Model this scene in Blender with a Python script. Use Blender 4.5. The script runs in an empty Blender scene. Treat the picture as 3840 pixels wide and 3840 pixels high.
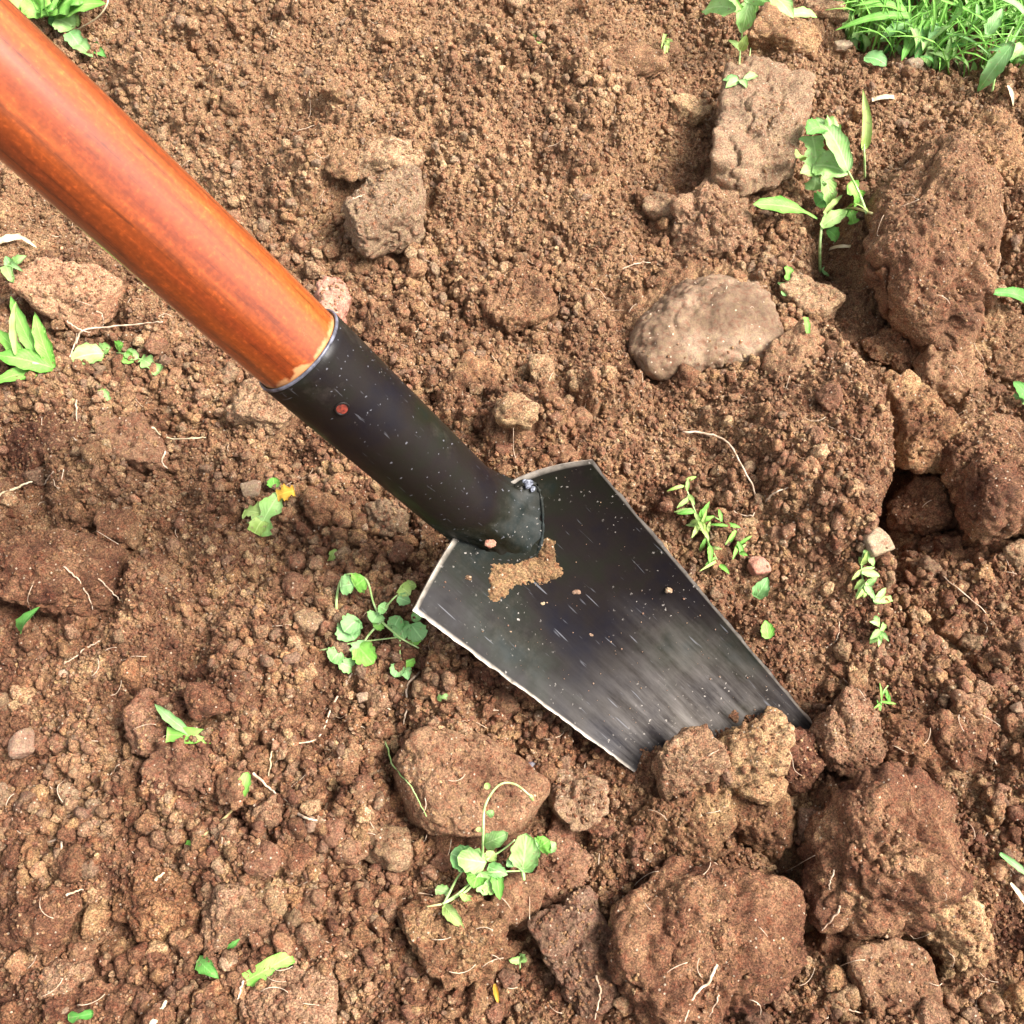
import bpy, math, random
import numpy as np
from mathutils import Vector, Matrix
random.seed(7)
rng = np.random.default_rng(11)
PI = math.pi
scene = bpy.context.scene
col = scene.collection

# ------------------------------------------------------------------ camera
FOV = math.radians(50); EL = math.radians(62); CAMH = 0.40
camd = bpy.data.cameras.new('camera'); cam = bpy.data.objects.new('camera', camd); col.objects.link(cam)
camd.sensor_width = 36; camd.sensor_fit = 'HORIZONTAL'; camd.lens = 18 / math.tan(FOV / 2)
camd.clip_start = 0.01; camd.clip_end = 400
cam.location = (0, 0, CAMH); cam.rotation_euler = (PI / 2 - EL, 0, 0)
scene.camera = cam

# ------------------------------------------------------------------ sky, sun, exposure
SUN = Vector((0.62, -0.06, 0.78)).normalized()
sun_el = math.asin(SUN.z); sun_az = math.atan2(SUN.x, SUN.y)
world = bpy.data.worlds.new('World'); scene.world = world; world.use_nodes = True
wn = world.node_tree.nodes; wl = world.node_tree.links; wn.clear()
sky = wn.new('ShaderNodeTexSky'); sky.sky_type = 'NISHITA'; sky.sun_disc = False
sky.sun_elevation = sun_el; sky.sun_rotation = sun_az; sky.dust_density = 3.0; sky.air_density = 1.0
hs = wn.new('ShaderNodeHueSaturation'); hs.inputs['Saturation'].default_value = 0.25
bg = wn.new('ShaderNodeBackground'); bg.inputs['Strength'].default_value = 0.10
wo = wn.new('ShaderNodeOutputWorld')
wl.new(sky.outputs[0], hs.inputs['Color']); wl.new(hs.outputs[0], bg.inputs['Color']); wl.new(bg.outputs[0], wo.inputs[0])
sd = bpy.data.lights.new('sun', 'SUN'); sd.energy = 3.0; sd.angle = math.radians(27); sd.color = (1.0, 0.965, 0.92)
so = bpy.data.objects.new('sun', sd); col.objects.link(so); so.location = (1, 1, 2)
so.rotation_mode = 'QUATERNION'; so.rotation_quaternion = SUN.to_track_quat('Z', 'Y')
vs = scene.view_settings; vs.view_transform = 'Standard'; vs.look = 'None'; vs.gamma = 1; vs.use_curve_mapping = False
vs.exposure = 1.64
scene.cycles.max_bounces = 6; scene.cycles.diffuse_bounces = 2

# ------------------------------------------------------------------ where a line of sight meets the place
FPX = 1920 / math.tan(FOV / 2)
CAM = np.array([0, 0, CAMH]); FW = np.array([0, math.cos(EL), -math.sin(EL)])
UP = np.array([0, math.sin(EL), math.cos(EL)]); RT = np.array([1.0, 0, 0])
def ray(px, py): return FW + RT * (px - 1920) / FPX - UP * (py - 1920) / FPX
def at(px, py, z=0.0):
    d = ray(px, py); return CAM + d * (z - CAMH) / d[2]
def dep(px, py, D): return CAM + ray(px, py) * D
def mpp(px, py):            # metres per photo pixel on the ground there
    return -CAMH / ray(px, py)[2] / FPX

# ------------------------------------------------------------------ numpy noise
def h32(a):
    a = a.astype(np.uint32)
    a ^= a >> np.uint32(16); a *= np.uint32(0x7feb352d); a ^= a >> np.uint32(15); a *= np.uint32(0x846ca68b); a ^= a >> np.uint32(16)
    return a
def hsh(ix, iy, iz, seed):
    with np.errstate(over='ignore'):
        return h32(ix.astype(np.int64).astype(np.uint32) * np.uint32(73856093) ^ iy.astype(np.int64).astype(np.uint32) * np.uint32(19349663)
                   ^ iz.astype(np.int64).astype(np.uint32) * np.uint32(83492791) ^ np.uint32(seed * 2654435 + 1013))
def u01(h): return (h & np.uint32(0xffffff)).astype(np.float32) / np.float32(16777216)
def vn2(x, y, seed):
    ix = np.floor(x); iy = np.floor(y); fx = (x - ix); fy = (y - iy)
    fx = fx * fx * (3 - 2 * fx); fy = fy * fy * (3 - 2 * fy); z = np.zeros_like(ix)
    a = u01(hsh(ix, iy, z, seed)); b = u01(hsh(ix + 1, iy, z, seed)); c = u01(hsh(ix, iy + 1, z, seed)); d = u01(hsh(ix + 1, iy + 1, z, seed))
    return ((a + (b - a) * fx) * (1 - fy) + (c + (d - c) * fx) * fy) * 2 - 1
def fbm2(x, y, seed, o=4):
    s = 0; a = 1.0
    for i in range(o):
        s = s + a * vn2(x + 17.3 * i, y - 9.1 * i, seed + i); x = x * 2.03; y = y * 2.03; a *= 0.5
    return s
def cell2(x, y, seed, drop=0.0):
    """rounded pebbly bumps, one per jittered cell, 0..1"""
    ix = np.floor(x); iy = np.floor(y); z = np.zeros_like(ix); best = np.zeros(x.shape, np.float32)
    for dx in (-1, 0, 1):
        for dy in (-1, 0, 1):
            cx = ix + dx; cy = iy + dy
            h = hsh(cx, cy, z, seed); h2 = h32(h + np.uint32(77)); h3 = h32(h + np.uint32(991))
            px = cx + u01(h); py = cy + u01(h2); r = 0.42 + 0.5 * u01(h3)
            d2 = ((x - px) ** 2 + (y - py) ** 2) / (r * r)
            b = np.sqrt(np.maximum(0, 1 - d2)) * r
            if drop: b = b * (u01(h32(h + np.uint32(5))) > drop)
            best = np.maximum(best, b)
    return best
def vn3(P, seed):
    I = np.floor(P); f = P - I; f = f * f * (3 - 2 * f); out = 0
    for dx in (0, 1):
        for dy in (0, 1):
            for dz in (0, 1):
                w = (f[:, 0] if dx else 1 - f[:, 0]) * (f[:, 1] if dy else 1 - f[:, 1]) * (f[:, 2] if dz else 1 - f[:, 2])
                out = out + w * u01(hsh(I[:, 0] + dx, I[:, 1] + dy, I[:, 2] + dz, seed))
    return out * 2 - 1
def fbm3(P, seed, o=4):
    s = 0; a = 1.0
    for i in range(o):
        s = s + a * vn3(P + 11.7 * i, seed + i); P = P * 2.07; a *= 0.5
    return s
def cell3(P, seed):
    I = np.floor(P); best = np.zeros(len(P), np.float32)
    for dx in (-1, 0, 1):
        for dy in (-1, 0, 1):
            for dz in (-1, 0, 1):
                c = I + (dx, dy, dz); h = hsh(c[:, 0], c[:, 1], c[:, 2], seed)
                h2 = h32(h + np.uint32(77)); h3 = h32(h + np.uint32(991)); h4 = h32(h + np.uint32(3))
                r = 0.45 + 0.45 * u01(h4)
                d2 = ((P[:, 0] - c[:, 0] - u01(h)) ** 2 + (P[:, 1] - c[:, 1] - u01(h2)) ** 2 + (P[:, 2] - c[:, 2] - u01(h3)) ** 2) / (r * r)
                best = np.maximum(best, np.sqrt(np.maximum(0, 1 - d2)) * r)
    return best

# ------------------------------------------------------------------ materials
def newmat(name):
    m = bpy.data.materials.new(name); m.use_nodes = True
    nt = m.node_tree; return m, nt, nt.nodes['Principled BSDF']
def nd(nt, t, **kw):
    n = nt.nodes.new(t)
    for k, v in kw.items():
        if hasattr(n, k): setattr(n, k, v)
        else: n.inputs[k].default_value = v
    return n
def rgba(c): return (c[0], c[1], c[2], 1)
def ramp(nt, fac, stops):
    r = nt.nodes.new('ShaderNodeValToRGB'); nt.links.new(fac, r.inputs[0]); e = r.color_ramp.elements
    while len(e) < len(stops): e.new(0.5)
    for q, (p, c) in zip(e, stops): q.position = p; q.color = rgba(c) if hasattr(c, '__len__') else (c, c, c, 1)
    return r.outputs[0]
def mixc(nt, fac, a, b, mode='MIX'):
    n = nt.nodes.new('ShaderNodeMix'); n.data_type = 'RGBA'; n.blend_type = mode
    for s, v in ((n.inputs[0], fac), (n.inputs[6], a), (n.inputs[7], b)):
        if hasattr(v, 'is_linked'): nt.links.new(v, s)
        elif hasattr(v, '__len__'): s.default_value = rgba(v)
        else: s.default_value = v
    return n.outputs[2]
def soil_mat(name, cols, dry=(0.44, 0.27, 0.145), dryamt=0.5, grain=1.0, smooth=0.0, spec=0.22, vary=True):
    m, nt, b = newmat(name)
    geo = nd(nt, 'ShaderNodeNewGeometry'); P = geo.outputs['Position']
    def noise(sc, det=3, rough=0.6):
        n = nd(nt, 'ShaderNodeTexNoise'); n.inputs['Scale'].default_value = sc; n.inputs['Detail'].default_value = det
        n.inputs['Roughness'].default_value = rough; nt.links.new(P, n.inputs['Vector']); return n.outputs['Fac']
    oi = nd(nt, 'ShaderNodeObjectInfo')
    base = ramp(nt, noise(55, 4), [(0.30, cols[0]), (0.5, cols[1]), (0.70, cols[2])])
    rnd = ramp(nt, oi.outputs['Random'], [(0.0, (0.76, 0.66, 0.65)), (0.3, (0.95, 0.88, 0.87)), (0.6, (1.0, 1.02, 0.95)), (0.9, (1.28, 1.25, 1.1)), (0.985, (1.35, 1.35, 1.3)), (1.0, (2.0, 2.1, 2.1))])
    if vary: base = mixc(nt, 1.0, base, rnd, 'MULTIPLY')
    # dry, paler crust towards the back and in patches
    sep = nd(nt, 'ShaderNodeSeparateXYZ'); nt.links.new(P, sep.inputs[0])
    mr = nd(nt, 'ShaderNodeMapRange'); mr.inputs[1].default_value = 0.13; mr.inputs[2].default_value = 0.46
    mr.inputs[3].default_value = -0.10; mr.inputs[4].default_value = 0.42; nt.links.new(sep.outputs['Y'], mr.inputs[0])
    ad = nd(nt, 'ShaderNodeMath', operation='ADD'); nt.links.new(mr.outputs[0], ad.inputs[0]); nt.links.new(noise(17, 4), ad.inputs[1])
    dm = ramp(nt, ad.outputs[0], [(0.45, 0.0), (0.95, dryamt)])
    base = mixc(nt, dm, base, dry)
    # single dark and pale grains, with the crumbs' light and shade contrast painted in
    sp = ramp(nt, noise(1500 * grain, 3, 0.75), [(0.36, 0.40 + 0.4 * smooth), (0.5, 1.0), (0.64, 1.8 - 0.6 * smooth)])
    base = mixc(nt, 1.0, base, sp, 'MULTIPLY')
    red = ramp(nt, noise(420, 3, 0.7), [(0.36, (0.96, 0.74, 0.68)), (0.5, (1.0, 1.0, 1.0)), (0.64, (1.16, 1.19, 1.06))])
    base = mixc(nt, 1.0, base, red, 'MULTIPLY')
    vo = nd(nt, 'ShaderNodeTexVoronoi'); vo.inputs['Scale'].default_value = 620; nt.links.new(P, vo.inputs['Vector'])
    lt = nd(nt, 'ShaderNodeMath', operation='LESS_THAN'); nt.links.new(vo.outputs['Distance'], lt.inputs[0]); lt.inputs[1].default_value = 0.24
    sc = nd(nt, 'ShaderNodeSeparateColor'); nt.links.new(vo.outputs['Color'], sc.inputs[0])
    gt = nd(nt, 'ShaderNodeMath', operation='GREATER_THAN'); nt.links.new(sc.outputs[0], gt.inputs[0]); gt.inputs[1].default_value = 0.90
    mu = nd(nt, 'ShaderNodeMath', operation='MULTIPLY'); nt.links.new(lt.outputs[0], mu.inputs[0]); nt.links.new(gt.outputs[0], mu.inputs[1])
    base = mixc(nt, mu.outputs[0], base, (0.62, 0.47, 0.33))
    nt.links.new(base, b.inputs['Base Color'])
    b.inputs['Roughness'].default_value = 0.82; b.inputs['Specular IOR Level'].default_value = spec
    bp = nd(nt, 'ShaderNodeBump'); bp.inputs['Distance'].default_value = 0.0016 * (1 - 0.55 * smooth); bp.inputs['Strength'].default_value = 1.0
    nt.links.new(noise(750, 4, 0.8), bp.inputs['Height'])
    bp2 = nd(nt, 'ShaderNodeBump'); bp2.inputs['Distance'].default_value = 0.0007 * (1 - 0.6 * smooth); bp2.inputs['Strength'].default_value = 1.0
    nt.links.new(noise(2200, 2, 0.7), bp2.inputs['Height']); nt.links.new(bp.outputs[0], bp2.inputs['Normal'])
    nt.links.new(bp2.outputs[0], b.inputs['Normal'])
    return m
BROWN = ((0.105, 0.044, 0.025), (0.225, 0.112, 0.060), (0.40, 0.245, 0.132))
M_soil = soil_mat('soil', BROWN); M_ground = soil_mat('soil_ground', BROWN, vary=False)
M_tan = soil_mat('soil_tan', ((0.22, 0.12, 0.066), (0.34, 0.21, 0.122), (0.45, 0.30, 0.185)), dry=(0.56, 0.38, 0.22))
M_grey = soil_mat('soil_grey_crust', ((0.15, 0.085, 0.052), (0.235, 0.145, 0.09), (0.32, 0.21, 0.14)), dry=(0.36, 0.25, 0.165), dryamt=0.5, smooth=0.3)
M_pink = soil_mat('stone_pinkish', ((0.11, 0.064, 0.040), (0.18, 0.112, 0.073), (0.29, 0.20, 0.145)), dry=(0.27, 0.18, 0.12), dryamt=0.4, smooth=1.0, spec=0.35)
M_smear = soil_mat('soil_smeared', ((0.15, 0.085, 0.045), (0.23, 0.135, 0.073), (0.31, 0.19, 0.108)), dryamt=0.0, smooth=0.3)
M_dark = soil_mat('soil_darker', ((0.10, 0.042, 0.024), (0.165, 0.075, 0.042), (0.24, 0.12, 0.07)), dryamt=0.4)  # darker brown for some clods and lumps
M_red = soil_mat('soil_reddish', ((0.145, 0.066, 0.038), (0.25, 0.130, 0.077), (0.35, 0.205, 0.125)), dryamt=0.4, smooth=0.3)
M_pale = soil_mat('pebble_pale', ((0.24, 0.16, 0.10), (0.34, 0.24, 0.165), (0.44, 0.34, 0.25)), dry=(0.36, 0.27, 0.19), smooth=0.8)
M_rose = soil_mat('pebble_rose', ((0.34, 0.14, 0.095), (0.42, 0.20, 0.15), (0.50, 0.29, 0.225)), dry=(0.42, 0.22, 0.17), smooth=0.8)
M_slate = soil_mat('pebble_slate', ((0.14, 0.14, 0.16), (0.22, 0.22, 0.26), (0.30, 0.30, 0.34)), dry=(0.3, 0.3, 0.32), smooth=0.8)

def leaf_mat(name, c1, c2, rough=0.6, trans=0.22):
    m, nt, b = newmat(name)
    geo = nd(nt, 'ShaderNodeNewGeometry'); oi = nd(nt, 'ShaderNodeObjectInfo')
    n = nd(nt, 'ShaderNodeTexNoise'); n.inputs['Scale'].default_value = 160; n.inputs['Detail'].default_value = 4; nt.links.new(geo.outputs['Position'], n.inputs['Vector'])
    base = ramp(nt, n.outputs['Fac'], [(0.3, c1), (0.7, c2)])
    v = ramp(nt, oi.outputs['Random'], [(0, (0.75, 0.8, 0.8)), (1, (1.2, 1.15, 1.1))])
    base = mixc(nt, 1.0, base, v, 'MULTIPLY')
    uv = nd(nt, 'ShaderNodeUVMap'); sp = nd(nt, 'ShaderNodeSeparateXYZ'); nt.links.new(uv.outputs[0], sp.inputs[0])
    dn = nd(nt, 'ShaderNodeTexNoise'); dn.inputs['Scale'].default_value = 700; dn.inputs['Detail'].default_value = 4; nt.links.new(geo.outputs['Position'], dn.inputs['Vector'])
    base = mixc(nt, ramp(nt, dn.outputs['Fac'], [(0.60, 0.0), (0.70, 0.7)]), base, (0.34, 0.24, 0.13))
    # midrib and side veins along the blade
    ab = nd(nt, 'ShaderNodeMath', operation='ABSOLUTE'); s5 = nd(nt, 'ShaderNodeMath', operation='SUBTRACT'); nt.links.new(sp.outputs[0], s5.inputs[0]); s5.inputs[1].default_value = 0.5
    nt.links.new(s5.outputs[0], ab.inputs[0]); rib = ramp(nt, ab.outputs[0], [(0.015, 0.35), (0.05, 0.0)])
    base = mixc(nt, rib, base, tuple(min(1, x * 1.6 + 0.04) for x in c2))
    nt.links.new(base, b.inputs['Base Color'])
    m2 = nd(nt, 'ShaderNodeMath', operation='MULTIPLY_ADD'); nt.links.new(ab.outputs[0], m2.inputs[0]); m2.inputs[1].default_value = -0.5; nt.links.new(sp.outputs[1], m2.inputs[2])
    wv = nd(nt, 'ShaderNodeMath', operation='MULTIPLY'); nt.links.new(m2.outputs[0], wv.inputs[0]); wv.inputs[1].default_value = 75
    sn = nd(nt, 'ShaderNodeMath', operation='SINE'); nt.links.new(wv.outputs[0], sn.inputs[0])
    bp = nd(nt, 'ShaderNodeBump'); bp.inputs['Distance'].default_value = 0.0001; bp.inputs['Strength'].default_value = 0.35
    nt.links.new(sn.outputs[0], bp.inputs['Height']); nt.links.new(bp.outputs[0], b.inputs['Normal'])
    b.inputs['Roughness'].default_value = rough; b.inputs['Specular IOR Level'].default_value = 0.4
    tr = nd(nt, 'ShaderNodeBsdfTranslucent'); nt.links.new(mixc(nt, 1.0, base, (1.0, 1.2, 0.5), 'MULTIPLY'), tr.inputs['Color'])
    mx = nd(nt, 'ShaderNodeMixShader'); mx.inputs[0].default_value = trans
    out = nt.nodes['Material Output']; nt.links.new(b.outputs[0], mx.inputs[1]); nt.links.new(tr.outputs[0], mx.inputs[2]); nt.links.new(mx.outputs[0], out.inputs['Surface'])
    return m
L_bright = leaf_mat('leaf_bright_green', (0.16, 0.45, 0.05), (0.32, 0.62, 0.13))
L_pale = leaf_mat('leaf_pale_green', (0.29, 0.53, 0.13), (0.47, 0.70, 0.27))
L_blue = leaf_mat('leaf_blue_green', (0.21, 0.47, 0.13), (0.38, 0.64, 0.26))
L_deep = leaf_mat('leaf_deep_green', (0.08, 0.27, 0.04), (0.18, 0.44, 0.10))
L_lime = leaf_mat('leaf_yellow_green', (0.32, 0.48, 0.10), (0.50, 0.64, 0.22))
L_orange = leaf_mat('leaf_orange', (0.75, 0.33, 0.03), (0.85, 0.55, 0.08))
def plain(name, c1, c2, rough=0.7, sc=300):
    m, nt, b = newmat(name); geo = nd(nt, 'ShaderNodeNewGeometry')
    n = nd(nt, 'ShaderNodeTexNoise'); n.inputs['Scale'].default_value = sc; n.inputs['Detail'].default_value = 4; nt.links.new(geo.outputs['Position'], n.inputs['Vector'])
    nt.links.new(ramp(nt, n.outputs['Fac'], [(0.35, c1), (0.65, c2)]), b.inputs['Base Color']); b.inputs['Roughness'].default_value = rough
    return m
M_root = plain('root_pale', (0.42, 0.27, 0.17), (0.70, 0.55, 0.40))
M_straw = plain('straw', (0.50, 0.38, 0.22), (0.74, 0.62, 0.42))
M_stem = plain('stem_green', (0.28, 0.45, 0.12), (0.50, 0.66, 0.28))
M_redstem = plain('stem_reddish', (0.40, 0.28, 0.12), (0.52, 0.50, 0.22))

# ------------------------------------------------------------------ object helpers
def tag(o, label=None, cat=None, group=None, kind=None):
    if label: o['label'] = label
    if cat: o['category'] = cat
    if group: o['group'] = group
    if kind: o['kind'] = kind
    return o
def mesh(name, V, Fc, mat, parent=None, smooth=True, uv=None, origin=None):
    V = np.asarray(V, np.float64)
    if origin is not None: V = V - np.asarray(origin)
    me = bpy.data.meshes.new(name)
    me.from_pydata(V.tolist(), [], Fc if isinstance(Fc, list) else Fc.tolist()); me.materials.append(mat)
    if smooth: me.polygons.foreach_set('use_smooth', [True] * len(me.polygons))
    if uv is not None:
        ul = me.uv_layers.new(name='UVMap'); li = np.zeros(len(me.loops), np.int32); me.loops.foreach_get('vertex_index', li)
        ul.data.foreach_set('uv', np.asarray(uv, np.float32)[li].ravel())
    me.update()
    o = bpy.data.objects.new(name, me); col.objects.link(o)
    if parent is not None: o.parent = parent
    if origin is not None: o.location = tuple(origin)
    return o
def quickgrid(nu, nv, wrap=False):
    F = []
    for i in range(nu - 1):
        for j in range(nv if wrap else nv - 1):
            k = (j + 1) % nv
            F.append((i * nv + j, i * nv + k, (i + 1) * nv + k, (i + 1) * nv + j))
    return F
def nrm(v): v = np.asarray(v, float); return v / (np.linalg.norm(v) + 1e-12)
def smoothline(P, n):
    P = np.asarray(P, float)
    if len(P) < 3:
        t = np.linspace(0, 1, n)[:, None]; return P[0] * (1 - t) + P[-1] * t
    Q = np.vstack([2 * P[0] - P[1], P, 2 * P[-1] - P[-2]]); out = []
    for s in np.linspace(0, len(P) - 1 - 1e-6, n):
        i = int(s); t = s - i; a, b, c, d = Q[i:i + 4]
        out.append(0.5 * ((2 * b) + (-a + c) * t + (2 * a - 5 * b + 4 * c - d) * t * t + (-a + 3 * b - 3 * c + d) * t ** 3))
    return np.array(out)
def tubegeo(P, rad, ns=6):
    """vertices and faces of a tapering tube along points P"""
    P = np.asarray(P); n = len(P); rad = np.broadcast_to(rad, (n,)); V = []
    T = np.gradient(P, axis=0); up = np.array([0.1, 0.2, 1.0])
    for i in range(n):
        t = nrm(T[i]); a = np.cross(up, t)
        if np.linalg.norm(a) < 0.05: a = np.cross([1, 0, 0], t)
        a = nrm(a); b = np.cross(t, a)
        for k in range(ns):
            q = 2 * PI * k / ns; V.append(P[i] + rad[i] * (a * math.cos(q) + b * math.sin(q)))
    F = quickgrid(n, ns, True); F.append(tuple(range(ns - 1, -1, -1))); F.append(tuple(range((n - 1) * ns, n * ns)))
    return np.array(V), F

# ------------------------------------------------------------------ the trowel's frame (needed by the ground)
Apx, Bpx = (2400, 2910), (3050, 2710)
Ag, Bg = at(*Apx), at(*Bpx)
s0 = nrm(Bg - Ag); t0 = np.cross([0, 0, 1], s0)
TH = math.radians(38)
tU = t0 * math.cos(TH) + np.array([0, 0, 1]) * math.sin(TH)      # up the blade
nB = nrm(np.cross(s0, tU))                                        # out of the blade, towards the sky
def onblade(px, py, off=0.0):
    d = ray(px, py); return CAM + d * ((np.dot(Ag - CAM, nB) + off) / np.dot(d, nB))
A3, B3 = onblade(1550, 2290), onblade(2220, 1725)
# ------------------------------------------------------------------ ground
# (px, py, radius x px, radius y px, height mm) : mounds and hollows of the dug earth
MAC = [(1750, 480, 1000, 480, 22), (2700, 2000, 560, 400, 13), (2950, 1500, 420, 330, 9), (1000, 2300, 700, 400, 3),
       (3350, 1960, 90, 260, -12), (3520, 2050, 200, 110, -4), (3050, 1750, 300, 420, 10), (3380, 1780, 70, 120, -14), (3120, 980, 110, 80, -20), (3080, 700, 110, 240, -14), (3480, 2300, 200, 120, -6),
       (2960, 2960, 90, 70, -10), (2990, 3380, 90, 160, -12), (3480, 3560, 120, 80, -16), (3240, 3470, 110, 120, -12), (3340, 2860, 50, 50, -10),
       (2070, 3400, 80, 190, -11), (1480, 2880, 60, 170, -9), (2200, 3150, 260, 200, -4), (1300, 870, 80, 110, -12), (1500, 990, 60, 60, -8),
       (2290, 1150, 60, 110, -8), (420, 2260, 60, 130, -12), (640, 1620, 150, 90, -7), (560, 760, 120, 90, -5), (1560, 2120, 90, 120, -5),
       (300, 1500, 260, 120, 7), (130, 2100, 300, 180, 8), (60, 760, 160, 120, -8), (330, 850, 180, 90, -8), (3050, 160, 380, 110, -6), (3760, 1250, 120, 150, -10),
       (800, 3600, 500, 300, 2), (2600, 3500, 500, 400, -4), (3700, 3300, 200, 500, -5), (1950, 620, 90, 60, -6), (2440, 640, 80, 60, -6), (1840, 620, 60, 40, -5),
       (2150, 2600, 260, 160, -4), (1350, 3250, 200, 200, -3), (2300, 260, 200, 90, 6), (2050, 250, 120, 60, -8), (900, 1900, 260, 200, 3)]
CL = []
def C_(*a, **k): CL.append((a, k))
C_(3520, 820, 640, 1040, -30, 'long tall brown clod, the largest lump at the upper right', M_soil, 101, zf=0.6, lift=0.6, facets=12, gran=0.75, sharp=7, sub=7)
C_(3440, 1290, 400, 190, 20, 'crumbly brown foot joined below the long tall clod', M_soil, 102, zf=0.6, lift=0.25)
C_(2860, 510, 340, 520, -12, 'blocky olive brown clod with flat top left of the curled weed', M_grey, 103, zf=0.8, lift=0.3, facets=7, gran=0.6)
C_(2680, 790, 310, 320, 10, 'pale tan crumbly clod below the blocky olive clod', M_tan, 104, zf=0.7, lift=0.3)
C_(2620, 1200, 570, 490, 8, 'large rounded stone with smooth pinkish grey top', M_pink, 105, zf=0.62, lift=-0.08, moat=0.001, facets=14, gran=0.7, rough=0.55, sharp=7, name='rounded_stone', cat='stone')
C_(3050, 1110, 210, 190, 40, 'small angular tan clod right of the rounded stone', M_tan, 106, zf=0.7, lift=0.4, facets=7)
C_(1470, 790, 300, 300, 25, 'dark olive clod with smooth face right of the handle', M_grey, 107, zf=0.7, lift=0.35, gran=0.7)
C_(1440, 590, 300, 150, 8, 'flat tan clod lying above the dark olive clod', M_tan, 108, zf=0.7, lift=0.35)
C_(1290, 600, 90, 130, 0, 'small knob of soil beside the handle edge', M_soil, 109, sub=4, zf=0.8, lift=0.5)
C_(1940, 1540, 140, 125, 0, 'round tan lump right of the metal socket', M_tan, 110, sub=4, zf=0.9, lift=0.7, rough=.6)
C_(2035, 1405, 75, 160, 18, 'elongated upright tan lump above the round lump', M_tan, 111, sub=4, zf=0.9, lift=0.6, rough=.6)
C_(1790, 1395, 170, 110, -15, 'flat brown lump right of the wooden handle end', M_soil, 112, sub=4, zf=0.7, lift=0.4)
C_(1940, 1100, 260, 330, 10, 'pale cracked clod in the middle of the fine mound', M_soil, 113, zf=0.35, lift=0.1)
C_(3440, 1620, 330, 330, -20, 'olive clod standing in the dark crack of the bank', M_soil, 114, zf=0.9, lift=0.7, moat=0.003)
C_(3720, 1760, 380, 480, 10, 'large warm brown clod at the right edge beyond the crack', M_soil, 115, zf=0.8, lift=0.6, moat=0.003)
C_(3730, 1290, 300, 360, 20, 'light brown clod at the right edge above the crack', M_soil, 116, zf=0.6, lift=0.4, moat=0.001)
C_(3540, 1400, 260, 260, 20, 'reddish clod between the two right edge clods', M_red, 117, zf=0.5, lift=0.3)
C_(3470, 1900, 240, 190, 20, 'dark damp clod at the bottom of the crack', M_dark, 118, zf=0.7, lift=0.4)
C_(3000, 1340, 260, 220, 30, 'smooth reddish clod on the bank below the rounded stone', M_red, 119, zf=0.45, lift=0.1, gran=.5)
C_(3180, 2750, 270, 290, 10, 'round crumbly clod just right of the blade corner', M_tan, 120, zf=0.85, lift=0.55, rough=.8)
C_(3420, 2780, 230, 180, -15, 'brown clod right of the crumbly clod near the blade', M_soil, 121, zf=0.7, lift=0.45)
C_(3610, 2760, 220, 200, 20, 'brown clod farthest right of the row near the blade', M_soil, 122, zf=0.6, lift=0.35)
C_(3440, 2940, 150, 90, -15, 'small flat oval lump above the biggest round clod', M_red, 123, sub=4, zf=0.6, lift=0.6, gran=.5)
C_(3310, 3190, 560, 560, -10, 'biggest round clod with a pitted surface at the lower right', M_soil, 124, zf=0.8, lift=0.45, rough=1.25)
C_(3560, 3450, 270, 400, 30, 'pale yellowish clod leaning on the biggest round clod', M_tan, 125, zf=0.7, lift=0.5)
C_(2640, 3560, 680, 600, -12, 'huge flat brown clod at the bottom edge', M_soil, 126, zf=0.5, lift=0.35, rough=.9, facets=9)
C_(1730, 2945, 510, 420, -38, 'smooth oval reddish brown clod below the blade', M_red, 127, zf=0.6, lift=0.45, facets=7, gran=0.4, rough=0.55)
C_(1710, 3510, 290, 320, 25, 'angular dark clod under the round leaved seedling', M_soil, 128, zf=0.75, lift=0.5, facets=7)
C_(2190, 3580, 260, 420, 28, 'wedge shaped clod left of the huge flat clod', M_grey, 129, zf=0.7, lift=0.4, facets=7, gran=.8)
C_(2070, 3270, 210, 250, -30, 'reddish lump right of the round leaved seedling', M_red, 130, sub=5, zf=0.8, lift=0.5)
C_(2840, 2800, 260, 210, 15, 'pitted tan clod heaped against the blade', M_tan, 131, zf=0.85, lift=0.5, rough=1.2)
C_(2585, 2850, 250, 190, 20, 'orange brown clod at the lower end of the blade', M_tan, 132, zf=0.8, lift=0.45)
C_(2990, 2840, 190, 230, 0, 'dark reddish clod between the two tan clods at the blade', M_dark, 133, zf=0.8, lift=0.35)
C_(2850, 2950, 200, 120, -15, 'pale flat lump under the pitted tan clod', M_tan, 134, sub=4, zf=0.8, lift=0.35)
C_(2860, 3060, 260, 190, -38, 'wedge of tan earth left of the biggest round clod', M_soil, 135, zf=0.7, lift=0.4, facets=6)
C_(2970, 3400, 180, 190, 0, 'olive lump between the huge flat clod and the round clod', M_grey, 136, zf=0.8, lift=0.4)
C_(3340, 3700, 330, 310, 10, 'smooth brown clod at the bottom right', M_red, 137, zf=0.6, lift=0.4, gran=.5, rough=.6)
C_(2560, 3090, 330, 260, 10, 'low crumbly clod above the huge flat clod', M_soil, 138, zf=0.5, lift=0.25)
C_(2170, 3000, 190, 260, -15, 'olive lump right of the smooth oval clod', M_grey, 139, zf=0.6, lift=0.3)
C_(170, 2130, 480, 330, -10, 'large crumbly clod at the left edge', M_soil, 140, zf=0.6, lift=0.35)
C_(260, 1080, 330, 240, -28, 'flat reddish slab of earth left of the handle', M_red, 141, zf=0.6, lift=0.45, facets=7, gran=.5, rough=.6)
C_(190, 1640, 300, 260, 35, 'dark rooty clod below the bright leaves', M_dark, 142, zf=0.6, lift=0.3)
C_(500, 1660, 260, 200, -10, 'reddish clod with root hairs left of the socket', M_red, 143, zf=0.6, lift=0.35)
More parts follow.
